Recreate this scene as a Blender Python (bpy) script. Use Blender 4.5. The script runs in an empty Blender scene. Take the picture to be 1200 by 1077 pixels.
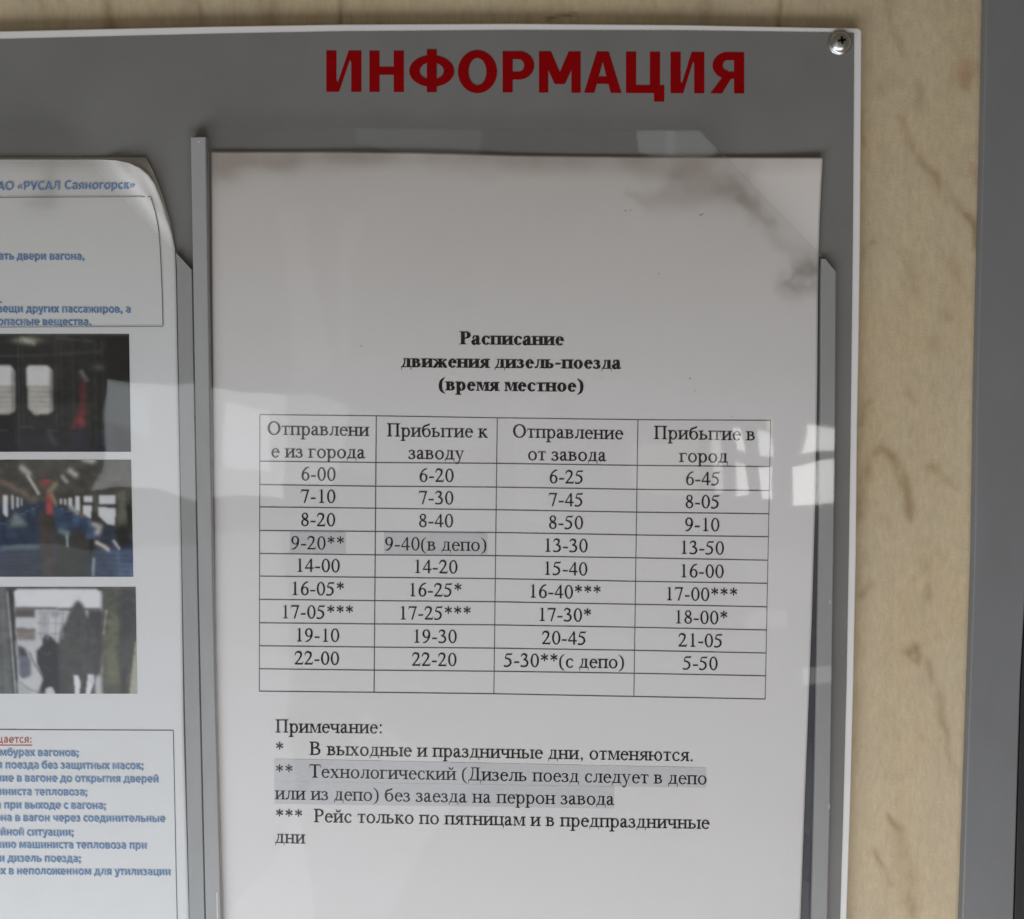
import bpy, bmesh, math, random
import numpy as np
from mathutils import Vector, Matrix, Euler

random.seed(7); rng = np.random.RandomState(7)
sc = bpy.context.scene
C = sc.collection
R = math.radians

# ------------------------------------------------------------------ camera
F = 1200.0                                   # focal length in photo pixels (photo is 1200 x 1077)
CX, CY = 600.0, 538.5
PITCH, YAW, DIST = R(-3.18), R(0.25), 0.360
cam_d = bpy.data.cameras.new('camera'); cam = bpy.data.objects.new('camera', cam_d); C.objects.link(cam)
cam_d.sensor_fit = 'HORIZONTAL'; cam_d.sensor_width = 36.0; cam_d.lens = 36.0 * F / 1200.0
cam_d.clip_start = 0.01; cam_d.clip_end = 50
cam.rotation_euler = Euler((R(90) + PITCH, 0, YAW), 'XYZ')
RM = cam.rotation_euler.to_matrix()
fwd = RM @ Vector((0, 0, -1))
cam.location = -fwd * (DIST / fwd.y)
CL = cam.location.copy()
sc.camera = cam

# ------------------------------------------------------------------ world (dim carriage interior) and light
w = bpy.data.worlds.new("World"); sc.world = w; w.use_nodes = True
bg = w.node_tree.nodes['Background']
bg.inputs[0].default_value = (1.0, 0.87, 0.68, 1); bg.inputs[1].default_value = 0.105
sc.view_settings.view_transform = 'Standard'; sc.view_settings.look = 'None'
sc.view_settings.gamma = 1; sc.view_settings.exposure = 0.16
sc.cycles.use_denoising = True
sc.cycles.transparent_max_bounces = 24
sc.cycles.max_bounces = 8

def at(px, py, d=0.0):
    """photo pixel -> point on the upright plane d metres in front of the wall"""
    v = RM @ Vector(((px - CX) / F, -(py - CY) / F, -1))
    t = (-d - CL.y) / v.y
    return CL + v * t

_A = np.array(RM)
def at_np(px, py, d):
    px = np.asarray(px, float); py = np.asarray(py, float); d = np.broadcast_to(np.asarray(d, float), px.shape)
    v = np.stack([(px - CX) / F, -(py - CY) / F, -np.ones_like(px)], -1) @ _A.T
    t = (-d - CL.y) / v[..., 1]
    return np.array(CL) + v * t[..., None]

# daylight windows across the aisle and added glint lamps: area lamps standing where their mirror images show in the pockets
def window_and_glint_lamp(name, quad, D, rad, color, spin=0.0, mirror=0.0073, yaw=0.0):
    """quad = px corners (tl,tr,br,bl) at which its reflection is seen; D = metres from the wall"""
    P = []
    for (x, y) in quad:
        v = RM @ Vector(((x - CX) / F, -(y - CY) / F, -1))
        t = (D - mirror - CL.y) / v.y              # virtual image behind the plate
        p = CL + v * t
        P.append(Vector((p.x, -p.y, p.z)))
    c = sum(P, Vector()) / 4
    sx = ((P[1] - P[0]).length + (P[2] - P[3]).length) / 2
    sz = ((P[3] - P[0]).length + (P[2] - P[1]).length) / 2
    l = bpy.data.lights.new(name, 'AREA'); l.shape = 'RECTANGLE'; l.size = sx; l.size_y = sz
    l.color = color; l.energy = rad * sx * sz * math.pi     # radiance -> watts
    o = bpy.data.objects.new(name, l); C.objects.link(o); o.location = c
    o.rotation_euler = (Matrix.Rotation(yaw, 3, 'Z') @ Matrix.Rotation(R(90), 3, 'X') @ Matrix.Rotation(spin, 3, 'Z')).to_euler()
    return o
COOL = (0.93, 0.97, 1.0); NEUT = (1, 0.99, 0.97)
window_and_glint_lamp('window_and_glint_light', [(126,452),(338,456),(338,577),(126,577)], 1.9, 1.6, COOL, spin=R(-5))
window_and_glint_lamp('window_and_glint_light', [(338,466),(402,470),(396,562),(338,570)], 1.92, 0.85, COOL, spin=R(-7))
window_and_glint_lamp('window_and_glint_light', [(402,474),(446,476),(440,552),(402,560)], 1.94, 0.30, COOL, spin=R(-7))
window_and_glint_lamp('window_and_glint_light', [(128,452),(190,456),(190,500),(128,500)], 1.86, 0.5, (.8,.9,1), spin=R(-9))
window_and_glint_lamp('window_and_glint_light', [(255,478),(318,478),(318,545),(255,545)], 1.85, 1.0, COOL, spin=R(-7))
window_and_glint_lamp('window_and_glint_light', [(-320,650),(350,640),(350,1300),(-320,1300)], 1.9, 0.50, (0.86,0.93,1.0), spin=R(4))
window_and_glint_lamp('window_and_glint_light', [(-320,700),(300,700),(300,1300),(-320,1300)], 1.95, 0.12, (0.86,0.93,1.0), spin=R(-12))
window_and_glint_lamp('window_and_glint_light', [(300,840),(450,840),(450,1250),(300,1250)], 1.85, 0.35, (0.95,0.97,1.0), spin=R(-32))
window_and_glint_lamp('window_and_glint_light', [(934,502),(975,502),(975,530),(934,530)], 2.6, 4.9, NEUT)
window_and_glint_lamp('window_and_glint_light', [(931,543),(975,543),(975,596),(926,597)], 2.6, 4.9, NEUT, spin=R(4))
window_and_glint_lamp('window_and_glint_light', [(883,512),(902,510),(903,532),(888,533)], 3.8, 3.8, COOL)
window_and_glint_lamp('window_and_glint_light', [(886,544),(904,544),(899,588),(881,590)], 2.6, 4.1, NEUT, spin=R(5))
window_and_glint_lamp('window_and_glint_light', [(853,512),(866,510),(864,532),(851,532)], 3.8, 3.8, NEUT, spin=R(5))
window_and_glint_lamp('window_and_glint_light', [(849,545),(864,545),(859,584),(844,585)], 3.8, 3.8, NEUT, spin=R(5))
window_and_glint_lamp('window_and_glint_light', [(824,517),(833,517),(829,578),(820,578)], 2.6, 2.0, NEUT, spin=R(5))
window_and_glint_lamp('window_and_glint_light', [(742,520),(808,528),(808,572),(738,578)], 2.6, 0.45, (1.0,0.80,0.72), spin=R(-2))
for q_, r_, sp_ in [([(330,245),(372,245),(372,450),(330,450)], .16, 6), ([(402,250),(420,250),(420,420),(402,420)], .14, -4), ([(455,500),(560,500),(560,640),(455,640)], .12, 8),
                    ([(610,470),(650,470),(650,610),(610,610)], .16, 3), ([(470,515),(490,515),(490,550),(470,550)], .35, 5), ([(20,470),(110,470),(110,560),(20,560)], .10, -6), ([(860,640),(950,640),(950,712),(860,712)], .15, 4)]:
    window_and_glint_lamp('window_and_glint_light', q_, 2.2, r_, (1.0, .97, .95), spin=R(sp_))  # weak lamps added for faint glints in the plates, not known windows
window_and_glint_lamp('window_and_glint_light', [(868,718),(914,720),(912,738),(880,736)], 2.3, 0.5, NEUT, spin=R(-3))
window_and_glint_lamp('window_and_glint_light', [(926,776),(968,774),(968,798),(926,800)], 2.3, 1.1, NEUT, spin=R(4))
window_and_glint_lamp('window_and_glint_light', [(897,498),(905,497),(906,508),(899,509)], 2.4, 1.8, (1,.98,.6), spin=R(-6))
window_and_glint_lamp('window_and_glint_light', [(748,146),(822,146),(822,182),(748,182)], 2.0, 0.75, COOL)  # this and the next two: lamps added for ceiling reflections, not windows
window_and_glint_lamp('window_and_glint_light', [(780,146),(790,146),(790,182),(780,182)], 1.95, 0.3, COOL)
window_and_glint_lamp('window_and_glint_light', [(415,142),(558,146),(558,182),(415,182)], 2.0, 0.25, COOL)
# low fill lamps added in front of the stand (they give the rise in brightness towards the bottom)
def low_lamp(loc, size, power, color, target=(0,0,-0.05)):
    l = bpy.data.lights.new('low_fill_light', 'AREA'); l.shape = 'RECTANGLE'; l.size, l.size_y = size
    l.color = color; l.energy = power
    o = bpy.data.objects.new('low_fill_light', l); C.objects.link(o); o.location = loc
    d = Vector(target) - Vector(loc); o.rotation_euler = d.to_track_quat('-Z', 'Y').to_euler()
low_lamp((-0.14, -0.44, -0.66), (1.3, 0.26), 5.6, (0.97, 0.97, 1.0))
low_lamp((-0.55, -0.50, -0.74), (0.5, 0.3), 2.2, (0.66, 0.82, 1.0))

# ------------------------------------------------------------------ helpers
def tag(o, label=None, cat=None, group=None, kind=None):
    if label: o['label'] = label
    if cat: o['category'] = cat
    if group: o['group'] = group
    if kind: o['kind'] = kind
    return o
def empty(name, loc, label, cat):
    o = bpy.data.objects.new(name, None); C.objects.link(o); o.location = loc; o.empty_display_size = .01
    return tag(o, label, cat)
def link(name, me, mat, parent=None, smooth=False):
    me.materials.clear()
    for m in (mat if isinstance(mat, (list, tuple)) else [mat]): me.materials.append(m)
    o = bpy.data.objects.new(name, me); C.objects.link(o)
    if parent:
        bpy.context.view_layer.update()
        o.parent = parent; o.matrix_parent_inverse = Matrix.Translation(parent.location).inverted()
    if smooth:
        me.polygons.foreach_set('use_smooth', [True] * len(me.polygons))
    return o
def mesh(name, V, Fc):
    me = bpy.data.meshes.new(name); me.from_pydata([tuple(v) for v in V], [], Fc); me.update(); return me
def prism(poly, d0, d1, name='m', bevel=0):
    """px polygon (clockwise in the picture) extruded from depth d0 (back) to d1 (front)"""
    n = len(poly)
    V = [at(x, y, d1) for x, y in poly]
    Bk = [Vector((v.x, -d0, v.z)) for v in V]
    Fc = [tuple(range(n)), tuple(range(2 * n - 1, n - 1, -1))]
    for i in range(n):
        j = (i + 1) % n
        Fc.append((i, i + n, j + n, j))
    me = mesh(name, V + Bk, Fc)
    bm = bmesh.new(); bm.from_mesh(me)
    bmesh.ops.recalc_face_normals(bm, faces=bm.faces)
    if bevel:
        es = [e for e in bm.edges if all(abs(v.co.y + d1) < 1e-7 for v in e.verts)]
        bmesh.ops.bevel(bm, geom=es, offset=bevel, segments=3, profile=.5, affect='EDGES')
    bm.to_mesh(me); bm.free()
    return me
def interp(tab):
    ys = [a for a, b in tab]; xs = [b for a, b in tab]
    def f(y):
        y = np.asarray(y, float)
        r = np.interp(y, ys, xs)
        lo = (xs[1] - xs[0]) / (ys[1] - ys[0]); hi = (xs[-1] - xs[-2]) / (ys[-1] - ys[-2])
        r = np.where(y < ys[0], xs[0] + lo * (y - ys[0]), r)
        return np.where(y > ys[-1], xs[-1] + hi * (y - ys[-1]), r)
    return f
def lin(c):
    c = np.asarray(c, float) / 255.0
    return np.where(c <= .04045, c / 12.92, ((c + .055) / 1.055) ** 2.4)

# ---- soft painter on numpy canvases (flat print, stains and wood figure, in photo pixels)
class Canvas:
    def __init__(s, x0, y0, x1, y1, step, col):
        s.xs = np.arange(x0, x1 + step * .5, step); s.ys = np.arange(y0, y1 + step * .5, step)
        s.X, s.Y = np.meshgrid(s.xs, s.ys); s.step = step
        s.a = np.ones(s.X.shape + (len(col),)) * np.asarray(col, float)
    def blur(s, m, sig):
        sig = sig / s.step
        if sig < .3: return m
        r = int(3 * sig) + 1; k = np.exp(-.5 * (np.arange(-r, r + 1) / sig) ** 2); k /= k.sum()
        p = np.pad(m, r, mode='edge')
        p = np.apply_along_axis(lambda v: np.convolve(v, k, 'valid'), 0, p)
        return np.apply_along_axis(lambda v: np.convolve(v, k, 'valid'), 1, p)
    def polymask(s, pts):
        X, Y = s.X, s.Y; ins = np.zeros(X.shape, bool); n = len(pts)
        for i in range(n):
            x0, y0 = pts[i]; x1, y1 = pts[(i + 1) % n]
            if y0 == y1: continue
            c = ((Y > y0) != (Y > y1)) & (X < (x1 - x0) * (Y - y0) / (y1 - y0) + x0)
            ins ^= c
        return ins.astype(float)
    def pathmask(s, pts, wd):
        """soft stroke; wd = half width (sigma), number or one per point"""
        m = np.zeros(s.X.shape); n = len(pts)
        wd = [wd] * n if np.isscalar(wd) else wd
        for i in range(n - 1):
            (x0, y0), (x1, y1) = pts[i], pts[i + 1]
            dx, dy = x1 - x0, y1 - y0; L = dx * dx + dy * dy + 1e-9
            t = np.clip(((s.X - x0) * dx + (s.Y - y0) * dy) / L, 0, 1)
            d = np.hypot(s.X - x0 - t * dx, s.Y - y0 - t * dy)
            ww = wd[i] + (wd[i + 1] - wd[i]) * t
            m = np.maximum(m, np.exp(-.5 * (d / ww) ** 2))
        return m
    def spot(s, x, y, rx, ry=None, pw=2):
        ry = ry or rx
        return np.exp(-.5 * ((np.abs(s.X - x) / rx) ** pw + (np.abs(s.Y - y) / ry) ** pw))
    def mix(s, m, col, k=1.0):
        m = np.clip(m * k, 0, 1)[..., None]
        if np.ndim(col) > 1: s.a = s.a * (1 - m) + m * col; return
        s.a = s.a * (1 - m) + m * np.asarray(col, float)
    def poly(s, pts, col, soft=0, k=1.0): s.mix(s.blur(s.polymask(pts), soft), col, k)
    def noise(s, sx, sy, octs=4, seed=0):
        r = np.random.RandomState(seed); o = np.zeros(s.X.shape); amp = 1; tot = 0
        for q in range(octs):
            fx = (s.X - s.xs[0]) / sx * 2 ** q; fy = (s.Y - s.ys[0]) / sy * 2 ** q
            g = r.rand(int(fy.max()) + 3, int(fx.max()) + 3)
            ix, iy = fx.astype(int), fy.astype(int); tx, ty = fx - ix, fy - iy
            tx = tx * tx * (3 - 2 * tx); ty = ty * ty * (3 - 2 * ty)
            v = (g[iy, ix] * (1 - tx) + g[iy, ix + 1] * tx) * (1 - ty) + (g[iy + 1, ix] * (1 - tx) + g[iy + 1, ix + 1] * tx) * ty
            o += amp * v; tot += amp; amp *= .5
        return o / tot
def grid_mesh(name, PX, PY, D, col=None):
    P = at_np(PX, PY, D); h, wd = PX.shape
    idx = np.arange(h * wd).reshape(h, wd)
    q = np.stack([idx[:-1, :-1], idx[1:, :-1], idx[1:, 1:], idx[:-1, 1:]], -1).reshape(-1, 4)
    me = bpy.data.meshes.new(name)
    me.vertices.add(h * wd); me.vertices.foreach_set('co', P.reshape(-1))
    me.loops.add(q.size); me.loops.foreach_set('vertex_index', q.reshape(-1).astype(np.int32))
    me.polygons.add(len(q)); me.polygons.foreach_set('loop_start', np.arange(0, q.size, 4, dtype=np.int32))
    me.update(calc_edges=True); me.validate()
    if col is not None:
        ca = me.color_attributes.new('tint', 'FLOAT_COLOR', 'POINT')
        c4 = np.ones((h * wd, 4)); c4[:, :3] = col.reshape(-1, 3)
        ca.data.foreach_set('color', c4.reshape(-1))
    me.polygons.foreach_set('use_smooth', [True] * len(me.polygons))
    return me

# ------------------------------------------------------------------ materials
def mat(name, col, rough=.5, metal=0, spec=.5, noise=None, bump=None, attr=False, coat=0):
    """noise=(scale, amount, stretch_z) varies the base colour; bump=(scale, strength, dist)"""
    m = bpy.data.materials.new(name); m.use_nodes = True; nt = m.node_tree; N = nt.nodes; L = nt.links
    b = N['Principled BSDF']; b.inputs['Roughness'].default_value = rough; b.inputs['Metallic'].default_value = metal
    b.inputs['Specular IOR Level'].default_value = spec; b.inputs['Coat Weight'].default_value = coat
    b.inputs['Base Color'].default_value = (*col, 1)
    geo = N.new('ShaderNodeNewGeometry')
    src = None
    if attr:
        a = N.new('ShaderNodeAttribute'); a.attribute_name = 'tint'; src = a.outputs['Color']
    if noise:
        sc_, amt, st = noise
        mp = N.new('ShaderNodeMapping'); mp.inputs['Scale'].default_value = (1, 1, st); L.new(geo.outputs['Position'], mp.inputs[0])
        n = N.new('ShaderNodeTexNoise'); n.inputs['Scale'].default_value = sc_; n.inputs['Detail'].default_value = 5
        n.inputs['Roughness'].default_value = .6; L.new(mp.outputs[0], n.inputs['Vector'])
        mr = N.new('ShaderNodeMapRange'); mr.inputs['From Min'].default_value = .25; mr.inputs['From Max'].default_value = .75
        mr.inputs['To Min'].default_value = 1 - amt; mr.inputs['To Max'].default_value = 1 + amt; L.new(n.outputs['Fac'], mr.inputs['Value'])
        mx = N.new('ShaderNodeVectorMath'); mx.operation = 'SCALE'; L.new(mr.outputs[0], mx.inputs['Scale'])
        if src: L.new(src, mx.inputs[0])
        else: mx.inputs[0].default_value = col
        L.new(mx.outputs[0], b.inputs['Base Color'])
    elif src: L.new(src, b.inputs['Base Color'])
    nr = N.new('ShaderNodeTexNoise'); nr.inputs['Scale'].default_value = 38; nr.inputs['Detail'].default_value = 6; L.new(geo.outputs['Position'], nr.inputs['Vector'])
    rr = N.new('ShaderNodeMapRange'); rr.inputs['From Min'].default_value = .3; rr.inputs['From Max'].default_value = .7
    rr.inputs['To Min'].default_value = max(.05, rough - .10); rr.inputs['To Max'].default_value = rough + .10
    L.new(nr.outputs['Fac'], rr.inputs['Value']); L.new(rr.outputs[0], b.inputs['Roughness'])
    if bump:
        n2 = N.new('ShaderNodeTexNoise'); n2.inputs['Scale'].default_value = bump[0]; n2.inputs['Detail'].default_value = 4
        L.new(geo.outputs['Position'], n2.inputs['Vector'])
        bp = N.new('ShaderNodeBump'); bp.inputs['Strength'].default_value = bump[1]; bp.inputs['Distance'].default_value = bump[2]
        L.new(n2.outputs['Fac'], bp.inputs['Height']); L.new(bp.outputs[0], b.inputs['Normal'])
    return m
M_wood = mat('birch_plywood', (.5,.4,.28), .55, spec=.3, attr=True, noise=(620, .10, .35), bump=(1100, .3, .0003))
M_board = mat('white_pvc', (.80,.785,.77), .4, noise=(60,.03,1))
M_film = mat('grey_film', (.195,.192,.186), .42, spec=.4, noise=(26,.09,1), bump=(2500,.06,.0002))
M_red = mat('red_vinyl', (.265,.0006,.002), .5, spec=.08, noise=(150,.06,1))
M_strip = mat('grey_plastic_strip', (.36,.36,.355), .38, noise=(250,.05,.2))
M_dark = mat('pocket_gap_shade', (.065,.066,.080), .3, noise=(200,.15,.2))
M_metal = mat('painted_metal', (.192,.194,.198), .45, noise=(70,.05,.3), bump=(1800,.14,.0004))
M_black = mat('trim_gap_dark', (.015,.015,.016), .6, noise=(300,.2,.3))
M_steel = mat('zinc_steel', (.55,.55,.54), .32, metal=1, noise=(800,.1,1), bump=(1500,.1,.0002))
M_slot = mat('recess_shade', (.02,.02,.02), .4, metal=.6, noise=(800,.1,1))
M_paper = mat('office_paper', (.8,.8,.8), .75, spec=.2, attr=True, noise=(900,.012,1), bump=(1400,.10,.0002))
M_page = mat('office_paper_shaded', (.60,.585,.56), .8, spec=.2, noise=(200,.03,1))  # rear sheet lies in shadow; that shade is put into this darker colour
M_print = mat('glossy_print', (.3,.3,.3), .5, spec=.3, attr=True)
M_ink = mat('black_toner', (.010,.010,.011), .7, spec=.15, noise=(1200,.3,1))
M_rule = mat('thin_toner_rule', (.085,.085,.09), .6, spec=.3, noise=(1200,.4,1))
M_hl = mat('grey_highlight_print', (.635,.63,.64), .7, spec=.2, noise=(600,.02,1))
M_blue = mat('blue_ink', (.095,.21,.41), .6, spec=.2, noise=(700,.25,1))
M_bluefaint = mat('blue_ink_heading', (.15,.24,.38), .6, spec=.2, noise=(700,.3,1))
M_bleed = mat('bled_blue_ink', (.42,.50,.62), .6, spec=.2, noise=(900,.15,1))
M_redink = mat('red_ink', (.55,.08,.06), .6, spec=.2, noise=(700,.2,1))

def clear_plastic(name, tint, rough, edge=False):
    m = bpy.data.materials.new(name); m.use_nodes = True; nt = m.node_tree; N = nt.nodes; L = nt.links
    N.remove(N['Principled BSDF']); out = N['Material Output']
    tr = N.new('ShaderNodeBsdfTransparent'); tr.inputs[0].default_value = (*tint, 1)
    gl = N.new('ShaderNodeBsdfGlossy'); gl.inputs['Roughness'].default_value = rough
    geo = N.new('ShaderNodeNewGeometry')
    dt = N.new('ShaderNodeVectorMath'); dt.operation = 'DOT_PRODUCT'; L.new(geo.outputs['Incoming'], dt.inputs[0]); L.new(geo.outputs['Normal'], dt.inputs[1])
    ab = N.new('ShaderNodeMath'); ab.operation = 'ABSOLUTE'; L.new(dt.outputs['Value'], ab.inputs[0])
    om = N.new('ShaderNodeMath'); om.operation = 'SUBTRACT'; om.inputs[0].default_value = 1; L.new(ab.outputs[0], om.inputs[1]); om.use_clamp = True
    pw = N.new('ShaderNodeMath'); pw.operation = 'POWER'; L.new(om.outputs[0], pw.inputs[0]); pw.inputs[1].default_value = 5
    fr = N.new('ShaderNodeMath'); fr.operation = 'MULTIPLY_ADD'; L.new(pw.outputs[0], fr.inputs[0]); fr.inputs[1].default_value = .96; fr.inputs[2].default_value = .04
    mx = N.new('ShaderNodeMixShader')
    if edge:
        df = N.new('ShaderNodeBsdfDiffuse'); df.inputs[0].default_value = (.16,.165,.17,1)
        m2 = N.new('ShaderNodeMixShader'); m2.inputs[0].default_value = .55
        L.new(tr.outputs[0], m2.inputs[1]); L.new(df.outputs[0], m2.inputs[2]); a = m2.outputs[0]
    else:
        # faint smudges make the sheet a little milky here and there
        n = N.new('ShaderNodeTexNoise'); n.inputs['Scale'].default_value = 14; n.inputs['Detail'].default_value = 5
        L.new(geo.outputs['Position'], n.inputs['Vector'])
        mr = N.new('ShaderNodeMapRange'); mr.inputs['From Min'].default_value = .45; mr.inputs['From Max'].default_value = .8
        mr.inputs['To Min'].default_value = 0.001; mr.inputs['To Max'].default_value = .018; L.new(n.outputs['Fac'], mr.inputs['Value'])
        df = N.new('ShaderNodeBsdfDiffuse'); df.inputs[0].default_value = (.8,.8,.8,1)
        m2 = N.new('ShaderNodeMixShader'); L.new(mr.outputs[0], m2.inputs[0])
        L.new(tr.outputs[0], m2.inputs[1]); L.new(df.outputs[0], m2.inputs[2]); a = m2.outputs[0]
    L.new(fr.outputs[0], mx.inputs[0]); L.new(a, mx.inputs[1]); L.new(gl.outputs[0], mx.inputs[2])
    L.new(mx.outputs[0], out.inputs['Surface'])
    return m
M_clear = clear_plastic('clear_acrylic', (.988,.99,.99), .026)
M_edge = clear_plastic('acrylic_edge', (.6,.62,.64), .15, edge=True)

# ------------------------------------------------------------------ the setting: plywood wall
D_FRONT = .0038     # face of the board
def wood_wall():
    cv = Canvas(-60, -60, 1260, 1140, 3, lin((199,182,152)))
    sn = cv.noise(26, 34, 3, 77)
    base = cv.noise(150, 420, 4, 3); cv.a *= (0.93 + .16 * base)[..., None]
    f = cv.noise(60, 260, 4, 9)
    band = .5 + .5 * np.sin(f * 26 + cv.X * .03)
    cv.a *= (1 - .035 * band ** 3)[..., None]
    mott = cv.noise(22, 30, 3, 5); cv.a *= (1 + .07 * (mott - .5))[..., None]
    X0_, Y0_ = cv.X, cv.Y; cv.X = cv.X + (cv.noise(30,40,3,41) - .5) * 16; cv.Y = cv.Y + (cv.noise(36,30,3,42) - .5) * 18
    brown = lin((150,125,90)); dk = lin((128,104,74))
    def streak(pts, wd, k, c=brown): cv.mix(cv.pathmask(pts, wd) * np.clip(sn * 2.6 - .55, 0, 1.4), c, k * .95)
    # short grain streaks above the board
    streak([(48,-60),(52,40)], 6, .25); streak([(125,-60),(128,10),(136,40)], [5,5,7], .6)
    streak([(222,-60),(224,40)], [7,8], .35); streak([(232,-60),(231,40)], 2, .4); streak([(330,-60),(326,8),(316,40)], [4,6,7], .5)
    streak([(400,-60),(398,40)], 3, .5); streak([(616,-60),(618,40)], 2, .7); streak([(828,-60),(824,40)], 5, .45)
    streak([(916,-60),(915,40)], 2.5, .7); streak([(640,22),(655,19),(672,16)], 1.5, .8, dk)
    for x in rng.uniform(0, 980, 45): streak([(x,-60),(x + rng.uniform(-4,4), 40)], rng.uniform(1.5,4), rng.uniform(.05,.2))
    for x in rng.uniform(380, 700, 26): streak([(x,rng.uniform(12,22)),(x + rng.uniform(-1,1), 34)], 1.6, .18, dk)
    # cathedral figure on the right strip
    streak([(1040,-60),(1045,20),(1055,50),(1063,80),(1075,110),(1085,140)], [5,5,4,4,5,6], .28)
    streak([(1150,-60),(1128,-10),(1134,40),(1140,90)], [6,6,7,8], .2)
    streak([(1060,140),(1072,180),(1080,192),(1098,208),(1108,225),(1125,245),(1140,265),(1146,290)], [3,4,5,6,5,4,4,4], .55)
    streak([(1050,100),(1040,90),(1036,105)], [6,9,7], .3)
    streak([(1135,70),(1131,95),(1130,105)], [4,7,4], .55, lin((150,95,50)))
    streak([(1141,195),(1146,215)], 4, .35, lin((150,95,50)))
    streak([(1010,310),(1016,290),(1022,284)], [4,3,3], .45); streak([(1008,165),(1012,135)], 3, .3)
    streak([(1050,295),(1062,300),(1070,322),(1078,345)], 5, .2); streak([(1085,270),(1104,290),(1118,320),(1135,355)], [4,6,6,5], .25)
    streak([(1092,395),(1094,408)], 5, .3); streak([(1107,362),(1114,372)], 4, .35)
    streak([(1062,458),(1072,468)], 3, .35); streak([(1012,500),(1016,475),(1025,466)], [4,4,3], .5)
    streak([(1008,600),(1014,560),(1020,540),(1034,529),(1050,538),(1058,550),(1064,575),(1067,610)], [6,5,4,5,5,5,4,3], .55)
    streak([(1092,545),(1100,552),(1112,562),(1118,572)], [6,7,6,4], .45)
    streak([(1035,605),(1043,615),(1050,630)], [5,6,4], .35); streak([(1100,650),(1106,656)], 5, .35)
    streak([(1088,692),(1092,700)], 4, .4); streak([(1082,660),(1086,668)], 5, .25)
    streak([(1062,770),(1070,762),(1074,768),(1070,776)], 4, .5)
    streak([(1086,780),(1098,810),(1106,850),(1112,890),(1120,925)], [4,4,3,3,3], .45)
    streak([(1098,730),(1112,770)], 3, .2)
    streak([(1041,955),(1052,975),(1060,1010),(1070,1050),(1078,1080)], [2,6,8,8,7], .5)
    streak([(1023,1000),(1032,1020),(1042,1034)], [2,3.5,2], .8)
    streak([(1005,700),(1020,685)], 4, .3); streak([(1004,640),(1007,760),(1003,900)], 6, .14)
    cv.X, cv.Y = X0_, Y0_
    fz = cv.noise(7, 9, 2, 51); cv.a *= (1 + .10 * (fz - .5))[..., None]; yl = cv.noise(70, 110, 3, 52); cv.mix(np.clip(yl*2-.9,0,1), cv.a * np.array((1.0,.95,.84)), .8)
    xs = np.concatenate([[-2600,-900,-250], cv.xs, [1500,2200,3400]]); ys = np.concatenate([[-2600,-900,-250], cv.ys, [1500,2200,3400]])
    PX, PY = np.meshgrid(xs, ys)
    ci = np.clip(np.arange(len(xs)) - 3, 0, len(cv.xs) - 1); ri = np.clip(np.arange(len(ys)) - 3, 0, len(cv.ys) - 1)
    me = grid_mesh('wall', PX, PY, 0.0, cv.a[np.ix_(ri, ci)])
    o = link('plywood_wall', me, M_wood)
    tag(o, 'pale birch plywood wall panel behind the information stand', None, None, 'structure')
wood_wall()

# ------------------------------------------------------------------ painted metal trim and dark strip for the gap at the right edge
trimL = interp([(0,1155.5),(130,1153),(270,1149.5),(450,1145),(650,1142),(800,1137),(1077,1127.5)])
trimR = interp([(700,1201.5),(800,1196),(1077,1188)])
ysr = [-500,-200,0,130,270,450,650,800,950,1077,1300,1600]
t = empty('door_trim', at(1175, 1600, 0), 'painted grey metal trim running down the right side of the plywood', 'trim')
poly = [(float(trimL(y)), y) for y in ysr][::-1] + [(max(float(trimR(y)), 1188), y) for y in ysr]
link('trim_face', prism(poly, .0003, .0036, bevel=.0006), M_metal, t)
poly = [(float(trimR(y)) + .6, y) for y in ysr][::-1] + [(float(trimR(y)) + 60, y) for y in ysr]
o = link('trim_gap_strip', prism(poly, .0003, .0022, bevel=.0005), M_black)  # black strip added where the gap beyond the trim looks dark
tag(o, 'black strip standing in for the dark gap past the grey trim at the lower right', 'gap')

# ------------------------------------------------------------------ information board
board = empty('information_board', at(300, 1600, 0), 'grey information stand with red Cyrillic heading, white rim and clear pockets, screwed to plywood', 'notice board')
outR = interp([(33,1010),(150,1009.3),(270,1008.5),(400,1006.8),(500,1005),(650,1003.5),(800,1000.5),(940,997),(1077,992.5)])
inR = interp([(37,1001),(150,1000.3),(270,999.5),(400,998),(500,996.8),(600,995.5),(800,992),(940,988.5),(1077,984.5)])
outT = interp([(-500,44),(0,36),(100,33.7),(250,30.4),(400,28),(600,27),(800,28.6),(1010,32.8)])
inT = interp([(-500,55),(0,46.5),(100,44),(250,40.3),(400,37.4),(600,35.8),(800,36.2),(1001,38.8)])
YS = [60,150,270,400,500,650,800,940,1077,1600]
XSs = [-500,0,100,250,400,600,800,940]
poly = [(x, float(outT(x))) for x in XSs] + [(1005, 32.4), (1008.6, 33.4), (1010, 37)] + [(float(outR(y)), y) for y in YS] + [(-500, 1600)]
link('backing_panel', prism(poly, .0006, D_FRONT, bevel=.0005), M_board, board)
poly = [(x, float(inT(x))) for x in XSs] + [(999.8, 38.6), (1001, 39.8)] + [(float(inR(y)), y) for y in YS] + [(-496, 1596)]
link('grey_face', prism(poly, D_FRONT + .00002, D_FRONT + .00025), M_film, board)
DF = D_FRONT + .00025

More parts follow.
